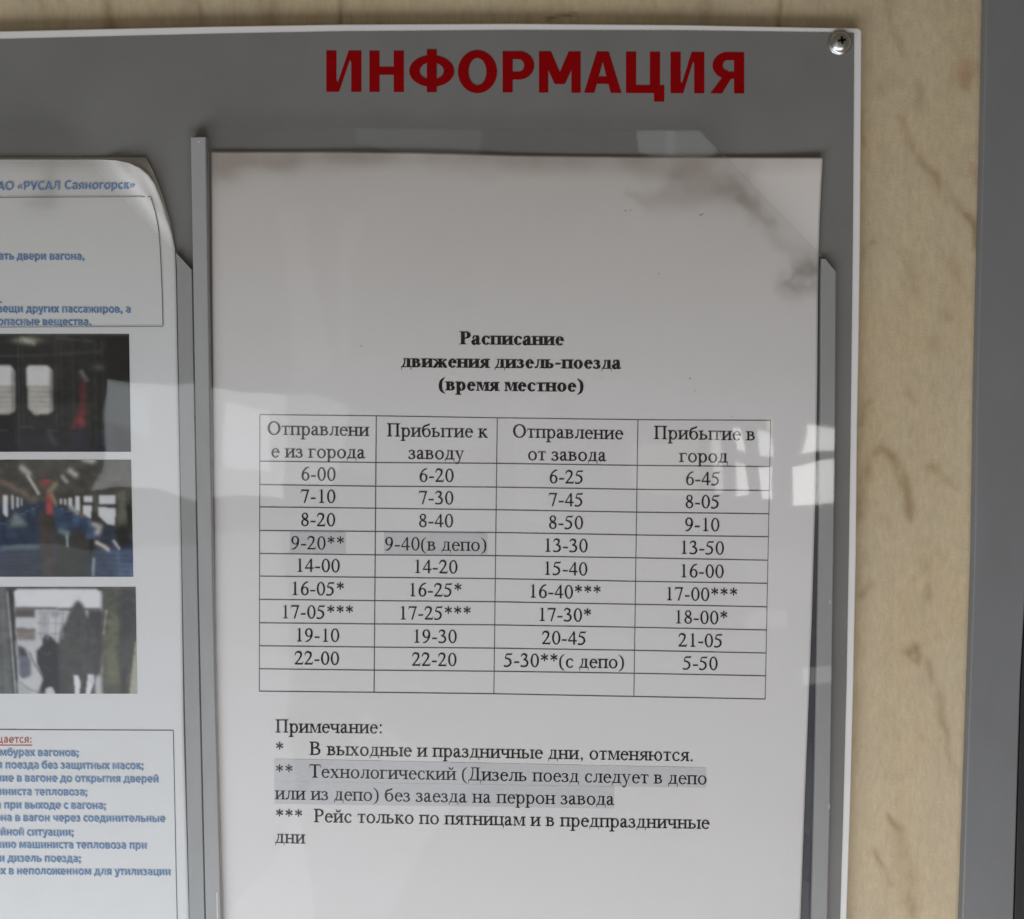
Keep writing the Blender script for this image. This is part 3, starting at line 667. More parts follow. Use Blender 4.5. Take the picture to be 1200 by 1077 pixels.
class Print:
    """collects flat print in photo pixels, laid on the sheet's own surface"""
    def __init__(s, dfun, lift): s.V = []; s.F = []; s.J = []; s.d = dfun; s.lift = lift
    def add(s, poly):
        n = len(s.V); s.V += poly; s.F.append(tuple(range(n, n + len(poly)))); s.J += [(len(s.F) % 23) * 1.5e-6] * len(poly)
    def text(s, txt, xl, yl, xr, yr, em=None, bold=False, asp=1.0):
        """baseline from (xl,yl) to (xr,yr); glyphs fill it"""
        adv = [G(c, bold)[1] for c in txt]; tot = sum(adv)
        lsb = .03; s_ = (xr - xl) / (tot - 2 * lsb); em = em or s_
        cur = -lsb; sl = (yr - yl) / (xr - xl)
        for c, a in zip(txt, adv):
            jy = random.uniform(-.05, .05)
            for pp in G(c, bold)[0]:
                out = []
                for (x, y) in pp:
                    X = xl + (cur + x) * s_; Y = yl + (X - xl) * sl - y * em + jy
                    out.append((X, Y))
                s.add(out)
            cur += a
    def ctext(s, txt, cx, cy, sl, em, bold=False):
        tot = sum(G(c, bold)[1] for c in txt) - .06; wd = tot * em
        s.text(txt, cx - wd/2, cy - sl*wd/2, cx + wd/2, cy + sl*wd/2, em, bold)
    def line(s, x0, y0, x1, y1, wpx, seg=None):
        L = math.hypot(x1-x0, y1-y0); n = seg or max(1, int(L/10)); nx, ny = -(y1-y0)/L*wpx/2, (x1-x0)/L*wpx/2
        for i in range(n):
            a, b = i/n, (i+1)/n
            ax, ay, bx, by = x0+(x1-x0)*a, y0+(y1-y0)*a, x0+(x1-x0)*b, y0+(y1-y0)*b
            s.add([(ax+nx,ay+ny),(bx+nx,by+ny),(bx-nx,by-ny),(ax-nx,ay-ny)])
    def quad(s, tl, tr, br, bl, nx=24, ny=4):
        f = lambda a, b: (tl[0]*(1-a)*(1-b)+tr[0]*a*(1-b)+br[0]*a*b+bl[0]*(1-a)*b, tl[1]*(1-a)*(1-b)+tr[1]*a*(1-b)+br[1]*a*b+bl[1]*(1-a)*b)
        for i in range(nx):
            for j in range(ny): s.add([f(i/nx,j/ny),f((i+1)/nx,j/ny),f((i+1)/nx,(j+1)/ny),f(i/nx,(j+1)/ny)])
    def build(s, name, m, parent):
        P = np.array(s.V, float); W3 = at_np(P[:,0], P[:,1], s.d(P[:,0], P[:,1]) + s.lift + np.array(s.J))
        me = bpy.data.meshes.new(name); me.from_pydata(W3.tolist(), [], s.F); me.update()
        bm = bmesh.new(); bm.from_mesh(me)
        for f in bm.faces:
            f.normal_update()
            if f.normal.y > 0: f.normal_flip()
        bm.to_mesh(me); bm.free()
        return link(name, me, m, parent)

# grid of the table as printed (photo pixels at the five column rules)
COLX = [(304.5,303.8),(440.9,438.3),(582.7,578.7),(747.6,742.8),(903.2,896.8)]
ROWY = [[486,487.5,489.8,492.0,492.8],[540.6,542.2,543.2,545.6,547],[568,570,571,573.7,575],[594.2,595.8,597.6,600.4,602.3],[621.8,623,624.2,627.1,629.2],
        [648.8,650.4,651.4,653.9,656.7],[675.3,676.8,678.3,681.4,683.8],[702.6,704.1,705.4,708.4,711.3],[730,731.4,732.5,735.3,738.5],[757,758.5,759.8,762.3,765.5],
        [783.9,785.6,786.8,789.2,792.2],[810.2,811.5,813.2,816.4,819.4]]
def gx(c, y): t = (y - 488) / 326; return COLX[c][0] + (COLX[c][1] - COLX[c][0]) * t
hls = [Print(dpaper, .00006) for _ in range(3)]; rules = Print(dpaper, .00010); ttl = Print(dpaper, .00013); tab = Print(dpaper, .00013); nts = Print(dpaper, .00013)
hls[0].quad((339.6,623.6),(405.2,624.2),(405,648.6),(339.5,648)); hls[1].quad((450,624.4),(571.3,625.2),(571,650),(450,649.2))
hls[2].quad((321.5,889.2),(827.8,899.5),(827.5,923.2),(321.5,915.5)); hls[2].quad((321.5,915.6),(719.6,921.8),(719.4,947.6),(321.5,942))
for r_ in range(12):
    for c in range(4):
        rules.line(gx(c, ROWY[r_][c]), ROWY[r_][c], gx(c+1, ROWY[r_][c+1]), ROWY[r_][c+1], 1.0 if r_ else .85)
for c in range(5):
    for r_ in range(11):
        rules.line(gx(c, ROWY[r_][c]), ROWY[r_][c], gx(c, ROWY[r_+1][c]), ROWY[r_+1][c], (.85,1.15,.95,.9,.7)[c])
ttl.text('Расписание', 539.3,403.6, 660.4,404.8, em=22.6, bold=True)
ttl.text('движения дизель-поезда', 470.4,430.4, 727.4,432.4, em=22.6, bold=True)
ttl.text('(время местное)', 515,457.6, 683,459.2, em=22.6, bold=True)
for (tx, a, b, c, d) in [('Отправлени',313.3,509.4,432,511.2),('е из города',318,536,427.6,537.4),('Прибытие к',453.4,511.6,571,513),('заводу',479,538,543.8,538.8),
                         ('Отправление',601,512.8,729.8,515),('от завода',618.8,539.4,710.2,540.8),('Прибытие в',766.2,514.6,884.8,516.2),('город',796.6,541.6,852.6,542.2)]:
    tab.text(tx, a, b, c, d, em=23.0)
rows = [('6-00','6-20','6-25','6-45'),('7-10','7-30','7-45','8-05'),('8-20','8-40','8-50','9-10'),('9-20**','9-40(в депо)','13-30','13-50'),('14-00','14-20','15-40','16-00'),
        ('16-05*','16-25*','16-40***','17-00***'),('17-05***','17-25***','17-30*','18-00*'),('19-10','19-30','20-45','21-05'),('22-00','22-20','5-30**(с депо)','5-50')]
for i, rw in enumerate(rows):
    for c, tx in enumerate(rw):
        t_ = i / 8; cx = [(373,371.4),(511.4,509),(663.8,661),(823.6,820.8)][c]; cx = cx[0] + (cx[1]-cx[0])*t_
        by = (ROWY[i+2][c] + ROWY[i+2][c+1]) / 2 - 5.6
        sl = (ROWY[i+2][c+1] - ROWY[i+2][c]) / (gx(c+1,by) - gx(c,by))
        tab.ctext(tx, cx, by, sl, 22.9 if '(' not in tx else 23.1)
for a in [('Примечание:',322.7,858.6,448.6,859.6),('*',322.7,885.5,332.6,885.6),('В выходные и праздничные дни, отменяются.',362.7,884.8,812.8,892.2),
          ('**',322.7,911.6,343.4,911.9),('Технологический (Дизель поезд следует в депо',362.7,911.2,828,919.4),('или из депо) без заезда на перрон завода',322.7,936.8,719.6,943.6),
          ('***',322.7,963.8,354.6,964.4),('Рейс только по пятницам и в предпраздничные',367.8,963.6,831,971.6),('дни',322.7,988,357,988.8)]:
    nts.text(*a, em=22.9)
# dust specks printed or stuck on the sheet
for (x, y, r_) in [(821,252,1.1),(824,251,.8),(733,247,1.0),(739,246.5,.8),(772,320.6,.9),(423,405.3,.9),(808.6,443.4,1.1),(814.5,458,.8),(705,442,.6),(857,487.7,.7)]:
    nts.add([(x + r_*.9*math.cos(k), y + r_*.55*math.sin(k)) for k in (0,1,2.1,3.1,4.2,5.2)])
[h_.build('grey_highlight', M_hl, sheet) for h_ in hls]; rules.build('table_rules', M_rule, sheet)
ttl.build('printed_heading', M_ink, sheet); tab.build('printed_times', M_ink, sheet); nts.build('printed_notes', M_ink, sheet)

# ------------------------------------------------------------------ left-hand notices
lR = interp([(187,118),(188,138),(191,152),(197,165),(205,174),(215,181),(240,191),(268,199.4),(291,205),(323,206.2),(400,207.6),(600,211.5),(700,213),(856,215.2),(940,217.6),(1077,221.5)])
def dleft(px, py):
    px = np.asarray(px, float); py = np.asarray(py, float)
    s = np.clip(((px - 97) - (py - 185) * .977) / 1.4 - 2, 0, None)
    cr = lambda ax, ay, nx, ny, a, w_: a * np.exp(-(((px-ax)*nx + (py-ay)*ny) / w_)**2) * np.clip(s/20, 0, 1)
    cz = cr(150,205,.80,-.6,.0006,7) + cr(172,232,.93,-.37,.0005,6)
    return DF + cz + .0011 + .00015*np.sin(px/60 + py/210 + 1) + .00010*np.sin(py/70) + 1.5e-6 * s**2
nroot = empty('rear_notice', at(60, 1180, DF), 'blank white sheet peeking out behind the curled corner of the passenger rules', 'notice')
gu, gv = np.meshgrid(np.linspace(0,1,20), np.linspace(0,1,60))
GY = 184.5 + gv * 900; GXr = np.interp(GY, [184.5,205,228,262,293,400,1077], [171.5,181.5,190,200,205.5,206,219.5]); GX = -430 + gu * (GXr + 430)
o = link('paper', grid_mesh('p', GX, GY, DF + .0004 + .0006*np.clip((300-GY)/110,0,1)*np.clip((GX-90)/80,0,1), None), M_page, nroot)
sm = o.modifiers.new('s','SOLIDIFY'); sm.thickness = .00012; sm.offset = -1
rules_root = empty('passenger_rules', at(60, 1180, DF), 'white notice with blue text, three colour photos and curled corner, in left pocket', 'notice')
def left_sheet():
    cv = Canvas(-450, 170, 230, 1200, 4, (.79,.79,.79))
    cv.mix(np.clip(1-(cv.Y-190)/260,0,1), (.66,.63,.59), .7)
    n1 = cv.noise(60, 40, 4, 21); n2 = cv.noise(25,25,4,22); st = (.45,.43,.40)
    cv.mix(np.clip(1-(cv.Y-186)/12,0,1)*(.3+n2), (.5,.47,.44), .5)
    for (x,y,rx,ry,k) in [(55,188,22,8,.5),(58,214,8,16,.6),(50,236,14,9,.6),(20,190,120,6,.5),(140,196,30,8,.3)]: cv.mix(cv.spot(x,y,rx,ry)*(.4+n2), st, k)
    cv.mix(np.clip(n1*1.5-.75,0,1), (.68,.67,.66), .3)
    ry = np.concatenate([187 + np.linspace(0,1,36)**1.5*30, np.linspace(219,1185,300)]); U = np.linspace(0,1,170)
    PY = np.repeat(ry[:,None], 170, 1); xr = lR(ry)[:,None]; PX = -430 + U[None,:]*(xr + 430)
    i0 = np.clip(((PX-cv.xs[0])/4).round().astype(int),0,len(cv.xs)-1); j0 = np.clip(((PY-cv.ys[0])/4).round().astype(int),0,len(cv.ys)-1)
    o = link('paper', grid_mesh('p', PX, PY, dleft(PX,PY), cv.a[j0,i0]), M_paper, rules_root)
    sm = o.modifiers.new('s','SOLIDIFY'); sm.thickness = .00012; sm.offset = -1
left_sheet()

XS_, CS_ = .475, .64
def sglyph(ch, T=.096, h=.080):
    p = Pen(T, h); x = XS_; C_ = CS_; a = .53; r2 = T/2
    V = lambda X, y0=0, y1=x: p.rect(X - r2, y0, X + r2, y1)
    if ch == ' ': return [], .226
    if ch in 'иц' or ch == 'й' or ch == 'н' or ch == 'п' or ch == 'щ' or ch == 'ш':
        if ch in 'щш':
            V(.12); V(.385); V(.65); p.rect(.07,0,.70,h); a = .77
            if ch == 'щ': p.rect(.70,0,.77,h); p.rect(.69,-.12,.77,h); a = .79
        else: V(.12); V(.42); a = .54
        if ch in 'ий': p.poly((.12,0),(.12,.02),(.42-r2*.2,x),(.42,x)) ; p.poly((.12+r2*.9,.0),(.12+r2*.9,.12),(.42-r2*.9,x),(.42-r2*.9,x-.12))
        if ch == 'й': p.curve([(.19,.64,.06),(.22,.575,.06),(.27,.555,.07),(.32,.575,.06),(.35,.64,.06)])
        if ch == 'н': p.rect(.12,.195,.42,.195+h)
        if ch == 'п': p.rect(.12,x-h,.42,x)
        if ch == 'ц': p.rect(.12,0,.42,h); p.rect(.45,-.12,.53,h)
    elif ch == 'о': p.ring(.27,.237,.235,.25)
    elif ch == 'с': p.ring(.25,.237,.22,.25,50,310); a = .42
    elif ch == 'е': p.ring(.26,.237,.225,.25,0,310); p.rect(.07,.2,.48,.2+h*.85); a = .51
    elif ch == 'а': V(.375,0,.33); p.curve([(.09,.41,h*.9),(.21,.44,h),(.33,.41,T),(.375,.31,T)]); p.curve([(.37,.26,h*.8),(.19,.24,h),(.1,.14,T),(.17,.045,h),(.28,.05,h),(.37,.12,h*.7)]); a = .49
    elif ch == 'р': V(.115,-.18,x); p.ring(.285,.237,.21,.25,-150,150); a = .54
    elif ch == 'б': p.ring(.27,.225,.23,.235); p.curve([(.085,.2,T),(.09,.42,T),(.2,.56,h),(.44,.61,h)])
    elif ch == 'в': V(.115); p.rect(.1,x-h,.28,x); p.rect(.1,.2,.3,.2+h*.8); p.rect(.1,0,.3,h); p.ring(.26,.355,.17,.12,-90,90,h=h*.85); p.ring(.28,.14,.19,.14,-90,90,h=h*.9); a = .5
    elif ch == 'г': V(.115); p.rect(.1,x-h,.36,x); a = .38
    elif ch == 'д': V(.41,.0,x); p.rect(.15,x-h,.41,x); p.rect(.01,0,.54,h); p.rect(.01,-.13,.09,h); p.rect(.46,-.13,.54,h); p.curve([(.2,x-.02,h),(.19,.25,h),(.11,.04,h)]); a = .56
    elif ch == 'л': V(.42); p.rect(.15,x-h,.42,x); p.curve([(.2,x-.02,h),(.18,.18,h),(.03,.04,h)]); a = .54
    elif ch == 'ж': V(.36); [p.curve([(.36+k*.02,.24,h*.8),(.36+k*.15,.27,h),(.36+k*.31,x,T*.9)]) for k in (-1,1)]; [p.poly((.36+k*.08,.26),(.36+k*.2,.26),(.36+k*.37,0),(.36+k*.23,0)) for k in (-1,1)]; a = .72
    elif ch == 'з': p.ring(.17,.355,.17,.13,-90,150,h=h*.85); p.ring(.17,.14,.2,.15,-150,90,h=h*.9); a = .42
    elif ch == 'к': V(.12); p.poly((.15,.22),(.15,.32),(.3,x),(.43,x)); p.poly((.17,.27),(.29,.29),(.45,0),(.31,0)); a = .46
    elif ch == 'м': V(.115,w) if False else V(.115); V(.565); p.poly((.10,x),(.22,x),(.38,.05),(.30,.05)); p.poly((.58,x),(.46,x),(.30,.05),(.38,.05)); a = .68
    elif ch == 'т': V(.215); p.rect(.02,x-h,.41,x); a = .43
    elif ch == 'у': p.poly((.0,x),(.12,x),(.28,.02),(.20,.0)); p.poly((.46,x),(.34,x),(.13,-.18),(.25,-.18)); p.rect(.04,-.18,.2,-.18+h*.9); a = .46
    elif ch == 'х': p.poly((.01,x),(.14,x),(.46,0),(.33,0)); p.poly((.01,0),(.14,0),(.46,x),(.33,x)); a = .47
    elif ch == 'ч': V(.4); V(.115,.25,x); p.curve([(.115,.3,T),(.15,.2,h),(.38,.2,h)]); a = .52
    elif ch in 'ыь':
        V(.115); p.rect(.1,.22,.28,.22+h*.8); p.rect(.1,0,.28,h); p.ring(.27,.15,.18,.15,-90,90,h=h*.85); a = .48
        if ch == 'ы': V(.58); a = .7
    elif ch == 'я': V(.38); p.rect(.24,x-h,.38,x); p.rect(.24,.17,.38,.17+h*.8); p.ring(.24,.33,.19,.147,90,270,h=h*.85); p.poly((.02,0),(.15,0),(.3,.2),(.18,.2)); a = .5
    elif ch == 'ю': V(.115); p.rect(.1,.19,.3,.19+h); p.ring(.5,.237,.21,.25); a = .74
    elif ch == 'О': p.ring(.34,.32,.31,.335); a = .68
    elif ch == 'С': p.ring(.32,.32,.29,.335,48,312); a = .54
    elif ch == 'Р': V(.13,0,C_); p.rect(.1,C_-h,.28,C_); p.rect(.1,.22,.28,.22+h); p.ring(.28,.43,.22,.21,-90,90); a = .54
    elif ch == 'У': p.poly((0,C_),(.13,C_),(.33,.2),(.22,.16)); p.poly((.55,C_),(.42,C_),(.17,0),(.3,0)); a = .55
    elif ch == 'А': p.poly((0,0),(.13,0),(.34,C_),(.23,C_)); p.poly((.57,0),(.44,0),(.23,C_),(.34,C_)); p.rect(.12,.14,.45,.14+h*.9); a = .58
    elif ch == 'Л': V(.48,0,C_); p.rect(.18,C_-h,.48,C_); p.curve([(.23,C_-.02,h),(.2,.25,h),(.03,.04,h)]); a = .6
    elif ch == 'З': p.ring(.2,.48,.2,.17,-90,150,h=h*.85); p.ring(.2,.18,.24,.19,-150,90,h=h*.9); a = .5
    elif ch in '«»':
        for k in (0, .17):
            if ch == '«': p.curve([(.2+k,.40,.05),(.07+k,.25,.05)]); p.curve([(.07+k,.25,.05),(.2+k,.10,.05)])
            else: p.curve([(.07+k,.40,.05),(.2+k,.25,.05)]); p.curve([(.2+k,.25,.05),(.07+k,.10,.05)])
        a = .45
    elif ch in '.,:;':
        p.rect(.07,0,.18,.11); a = .26
        if ch in ':;': p.rect(.07,.33,.18,.44)
        if ch in ',;': p.poly((.1,.02),(.18,.02),(.13,-.12),(.06,-.12))
    return p.P, a
def sans(txt, xr, yr, em, slope=0.0, off=0, sx=1.0, xl=None):
    """bold sans print, right end at (xr, yr); returns px polygons"""
    gl = [sglyph(c) for c in txt]; tot = sum(g[1] for g in gl)
    if xl is not None: sx = (xr - xl) / (tot * em)
    cur = xr - tot * em * sx; out = []
    for P_, a in gl:
        for pp in P_: out.append([(cur + X*em*sx, yr + (cur - xr)*slope - Y*em) for X, Y in pp])
        cur += a * em * sx
    return out
blue = Print(dleft, .00013); head = Print(dleft, .00013); redp = Print(dleft, .00013); thin = Print(dleft, .0003); thin2 = Print(dleft, .0001)
def put(pr, polys):
    for p in polys: pr.add(p)
EM = 13.6
put(head, sans('ОАО «РУСАЛ', 71, 222.3, 15.2, -.004, xl=-14, off=.02)); put(head, sans('Саяногорск»', 158.6, 221.3, 15.2, -.004, xl=75.5, off=.02))
for tx, xr, y, sxx in [('закрывать двери вагона,', 99.5, 304.6, .97), ('и вещи других пассажиров, а', 153.5, 366.6, .97), ('другие опасные вещества.', 107.5, 381.4, .97)]:
    put(blue, sans(tx, xr, y, EM, 0.004, sx=sxx, off=.016))
for tx, xr, y in [('в тамбурах вагонов;',92.8,886.4),('во время движения поезда без защитных масок;',168.6,901.6),('хождение в вагоне до открытия дверей',186.2,917),('без разрешения машиниста тепловоза;',102.8,932.4),
                  ('толкаться при выходе с вагона;',124.7,948.2),('переход из вагона в вагон через соединительные',193.9,963.4),('кроме аварийной ситуации;',86.8,979.6),('по указанию машиниста тепловоза при',172.4,994.8),
                  ('остановке и дизель поезда;',95.2,1010.4),('в местах в неположенном для утилизации',200.4,1025.8)]:
    put(blue, sans(tx, xr, y, EM, 0.006, sx=.965, off=.020))
put(redp, sans('Запрещается:', 37.8, 870.8, EM, .004, sx=.965, off=.016)); redp.line(-60,873.2,37.6,873.6,.9)
# frames round the text
thin.line(-430,233.5,176.7,230.5,.7); pts = [(176.7,231),(179.6,240),(182.3,250),(184.6,261),(186.3,272),(187.6,290),(188.6,310),(190,343),(191,382)]
for a, b in zip(pts, pts[1:]): thin.line(*a, *b, .9)
thin.line(-430,385,191,382.6,.7); thin2.line(-430,853,203,856,.9)
pts = [(203,856),(205,950),(206.5,1030),(208,1090)]
for a, b in zip(pts, pts[1:]): thin2.line(*a, *b, .9)
blue.line(0,354.4,1.8,354.4,1.6)
soft = Print(dleft, .00011)
for p_ in list(blue.F) + []:
    q_ = [blue.V[i] for i in p_]
    for k_ in (-1, 1): soft.add([(x + k_*.75, y + k_*.55) for x, y in q_])
for p_ in head.F:
    q_ = [head.V[i] for i in p_]
    for k_ in (-1, 1): soft.add([(x + k_*.9, y - k_*.6) for x, y in q_])
soft.build('ink_bleed', M_bleed, rules_root)
blue.build('blue_text', M_blue, rules_root); head.build('blue_heading', M_bluefaint, rules_root); redp.build('red_text', M_redink, rules_root); thin.build('text_frame', M_rule, rules_root); thin2.build('text_frame', M_rule, rules_root)

K = 1.22
def pc(r, g, b):
    c = lin((r, g, b)) * K; l = c @ np.array((.3, .6, .1)); return np.maximum((c * .70 + l * .30) * 1.06 - .012, .005)
def photo_print(corner, paint, lab):
    (x0, y0, x1, y1) = corner; st = 1.0
    cv = Canvas(x0, y0, x1, y1, st, pc(40,40,42)); paint(cv)
    # print grain and small tonal breaks
    n5 = cv.noise(9,7,3,31 + int(y0)); n6 = cv.noise(3,3,2,32); n7 = cv.noise(30,18,3,33)
    dk_ = np.clip(1.15 - cv.a.mean(-1) * 1.6, .15, 1)
    cv.a = cv.a * (1 + dk_*(.8*(n5 - .5) + .35*(n6 - .5) + .6*(n7 - .5)))[..., None] + .006*n5[..., None]
    for ch_ in range(3): cv.a[..., ch_] = cv.blur(cv.a[..., ch_], .7)
    xr = interp([(391,151.2),(530,153.4),(676,156.2),(688,159),(813,160.8)])
    PX = x0 + (cv.X - x0) / (x1 - x0) * (xr(cv.Y) - x0)
    PY = cv.Y + (PX - x0) * .0
    o = link('photo_print', grid_mesh('ph', PX, PY, dleft(PX, PY) + .0001, np.clip(cv.a, .004, .85)), M_print, rules_root)
    o['label'] = lab
def ph1(c):
    c.poly([(-60,380),(25,380),(32,540),(-60,540)], pc(24,28,36), 6); c.poly([(125,380),(170,380),(170,540),(132,540),(126,450)], pc(18,20,24), 3)
    c.poly([(82,380),(122,380),(118,540),(84,540)], pc(44,45,44), 8, .6); c.poly([(40,380),(78,380),(80,450),(44,450)], pc(52,48,46), 10, .5)
    c.mix(c.spot(32,399,9,2.6), pc(165,165,140), .9); c.mix(c.pathmask([(28,397),(40,402)],2), pc(180,178,150), .6)
    for (a, b) in ((-20, 17), (32.5, 61.5)):
        c.poly([(a,431),(a+3,428.6),(b-5,429),(b,435),(b+.5,481),(b-5,484.5),(a+9,486),(a+1,479)], pc(178,172,162), 1.2)
        c.poly([(a,431),(a+3,428.6),(b-5,429),(b-1.5,433),(b-2,452),(a,452)], pc(206,202,200), 1.2)
        for y in (453,459,465,471,476): c.mix(c.pathmask([(a+2,y),(b-3,y+.4)], .8), pc(150,143,128), .55)
        c.poly([(b-3,432),(b+1,436),(b+1,480),(b-3,482)], pc(110,108,104), 1.2, .7)
    c.poly([(82,506),(99,506),(101,478),(101,444),(95,438),(96,476),(90,488)], pc(112,30,34), 2.2, .9); c.poly([(84,504),(98,504),(97,492),(90,490)], pc(140,28,34), 2, .8)
    c.mix(c.pathmask([(96,436),(102,445)], 2), pc(120,118,120), .7); c.mix(c.spot(116,430,5,3), pc(96,94,94), .7); c.mix(c.pathmask([(59,510),(64,519)], 2.6), pc(110,110,112), .8)
    for (x_, k_) in ((22,.5),(27,.35),(66,.4),(72,.3),(86,.3),(112,.4),(121,.35)): c.mix(c.pathmask([(x_,398),(x_+1,525)], 1.0), pc(66,64,62), k_)
    for k in range(5): c.poly([(-10+k*30,528),(-8+k*30,508-k%2*4),(-2+k*30,502-k%2*4),(10+k*30,503-k%2*4),(15+k*30,510),(16+k*30,530)], pc(30+k*3,34+k*3,44+k*4), 1.6, .75); c.mix(c.pathmask([(-4+k*30,504-k%2*4),(9+k*30,505-k%2*4)], .8), pc(84,86,92), .35)
    c.mix(c.pathmask([(-30,418),(60,416),(120,412)], 1.2), pc(74,72,68), .4); c.mix(c.pathmask([(68,396),(110,400)], 1.4), pc(80,78,70), .4); c.mix(c.spot(96,494,2,4), pc(150,60,56), .5)
    c.mix(c.pathmask([(-40,392),(152,391)], 1.2), pc(120,118,114), .4)
def ph2(c):
    c.a[:] = pc(66,63,57)
    c.poly([(-60,536),(170,536),(170,546),(60,590),(-60,572)], pc(78,74,66), 4, .6); c.poly([(156,540),(170,540),(170,600),(100,580)], pc(84,80,68), 4, .6)
    c.poly([(-60,590),(60,588),(60,720),(-60,720)], pc(28,50,78), 2); c.poly([(44,592),(68,592),(106,608),(112,700),(44,700)], pc(30,52,82), 1.5)
    c.poly([(60,592),(66,592),(106,610),(107,618),(66,620)], pc(44,72,108), 1.2); c.poly([(-50,640),(48,638),(48,643),(-50,647)], pc(72,92,106), 1.2)
    c.poly([(-50,648),(50,646),(50,700),(-50,700)], pc(30,44,68), 2.5); c.poly([(110,644),(170,642),(170,690),(108,690)], pc(42,66,98), 1.5)
    c.poly([(137,646),(170,646),(170,690),(139,690)], pc(60,90,130), 2); c.poly([(-30,565),(25,585),(32,592),(-30,600)], pc(80,78,70), 3, .4)
    c.mix(c.pathmask([(-20,556),(0,563),(32,580)], 2.5), pc(118,96,80), .8)
    c.poly([(46,596),(64,596),(66,690),(50,690)], pc(66,56,50), 3); c.poly([(66,622),(108,618),(106,655),(100,690),(66,690)], pc(52,50,47), 2)
    c.poly([(106,612),(112,616),(109,650),(105,660)], pc(30,30,32), 1.5)
    for k in range(9):          # rows of seat backs running away down the aisle
        f = k / 8; x0_, y0_ = 150 - 84*f**.7, 634 - 40*f**.7; w0 = 15*(1-f) + 3; h0 = 22*(1-f) + 4
        c.poly([(x0_-w0/2,y0_),(x0_-w0*.3,y0_-h0*.25),(x0_+w0*.3,y0_-h0*.25),(x0_+w0/2,y0_),(x0_+w0/2,y0_+h0),(x0_-w0/2,y0_+h0)], pc(34+24*(k%2),58+26*(k%2),92+30*(k%2)), .8, .75)
        c.mix(c.pathmask([(x0_-w0*.4,y0_-h0*.2),(x0_+w0*.4,y0_-h0*.2)], .6), pc(96,116,140), .5)
        x1_, y1_ = -20 + 66*f**.7, 632 - 38*f**.7
        c.poly([(x1_-w0/2,y1_),(x1_-w0*.3,y1_-h0*.25),(x1_+w0*.3,y1_-h0*.25),(x1_+w0/2,y1_),(x1_+w0/2,y1_+h0),(x1_-w0/2,y1_+h0)], pc(26+20*(k%2),46+24*(k%2),76+28*(k%2)), .8, .75)
        c.mix(c.pathmask([(x1_-w0*.4,y1_-h0*.2),(x1_+w0*.4,y1_-h0*.2)], .6), pc(90,108,130), .45)
    for q in [(88,600,4,3,(46,40,40)),(98,604,3.4,3,(120,96,82)),(128,614,5,5,(36,32,32)),(144,608,6,7,(30,32,38)),(26,598,3,3,(60,48,44)),(8,606,5,5,(34,34,38))]: c.mix(c.spot(q[0],q[1],q[2]*.7,q[3]*.7,3), pc(*q[4]), .85)
    for k in range(6): c.mix(c.pathmask([(158-k*1.5,652+k*6),(112+k*2,650+k*6)], .7), pc(28,46,74), .5); c.mix(c.pathmask([(-30,652+k*5),(46,650+k*5)], .7), pc(48,66,92), .35)
    # windows
    wc = pc(205,205,208)
    for q in [[(118,580),(137,581),(136.5,591),(118,590)], [(117,594),(137,596),(135,616),(127,614),(117,604)], [(100,581),(110,582),(109.5,589),(100,588.5)], [(99,592),(109,592),(107,608),(99,602)],
              [(90,581),(95,581.5),(95,600),(90,597)], [(82,583),(86,583),(86,594),(82,592)], [(4,580),(10,580),(9,606),(5,602)], [(77,584),(79,584),(79,592),(77,591)], [(15,580),(17,580),(17,596),(15,596)],
              [(72,584),(74,584),(74,590),(72,590)], [(21,582),(22.5,582),(22.5,594),(21,594)], [(26,583),(27,583),(27,592),(26,592)]]: c.poly(q, wc, .8)
    c.mix(c.pathmask([(84,594),(92,601)], 2), pc(190,190,190), .6)
    c.poly([(138,578),(148,575),(150,620),(139,618)], pc(104,102,86), 1.5, .8); c.poly([(111,580),(116,580),(116,600),(112,602)], pc(96,92,78), 1.2, .7)
    c.poly([(132,618),(152,612),(156,640),(140,642)], pc(34,34,36), 3); c.poly([(121,616),(134,616),(132,642),(118,640)], pc(42,52,68), 2)
    c.mix(c.pathmask([(111,614),(117,618),(115,624)], 2.4), pc(188,180,172), .8); c.mix(c.spot(112,610,4,2), pc(50,30,32), .8)
    c.mix(c.pathmask([(114,636),(122,640),(127,644)], 1.5), pc(205,195,185), .9); c.mix(c.pathmask([(134,634),(140,643)], 1), pc(200,195,190), .7)
    c.poly([(18,600),(33,616),(12,616)], pc(108,124,122), 2); c.mix(c.pathmask([(72,622),(79,625)], 2.4), pc(100,128,146), .85); c.mix(c.pathmask([(79,628),(79.5,640)], .9), pc(150,160,160), .8)
    c.mix(c.pathmask([(27,548),(35,555)], 2.4), pc(175,168,158), .9); c.mix(c.pathmask([(34,558),(40,568),(46,578)], 1.3), pc(190,184,170), .9)
    c.mix(c.pathmask([(102,537),(110,539)], 3), pc(200,198,190), .9); c.mix(c.pathmask([(84,552),(90,556)], 2.4), pc(185,182,176), .9); c.mix(c.pathmask([(75,559),(79,564)], 1.8), pc(160,158,150), .85)
    c.poly([(49,562),(60,562),(60,570),(50,569)], pc(170,48,44), 1.4); c.poly([(55,578),(62,577),(63,603),(56,602)], pc(178,44,44), 1.3); c.poly([(46,556),(52,556),(54,575),(48,576)], pc(96,58,50), 2.5, .6)
    c.mix(c.pathmask([(60,576),(66,568)], 2.5), pc(142,128,84), .8); c.mix(c.pathmask([(62,580),(66,590)], 1.5), pc(150,130,98), .7); c.mix(c.spot(40,586,4,3), pc(120,112,100), .6)
    c.mix(c.pathmask([(109,674),(110,655)], 1.2), pc(150,165,170), .7); c.mix(c.pathmask([(90,577),(140,562),(156,556)], 2), pc(92,88,80), .5)
    c.poly([(149,590),(156,590),(156,620),(152,618)], pc(22,22,24), 1.5)
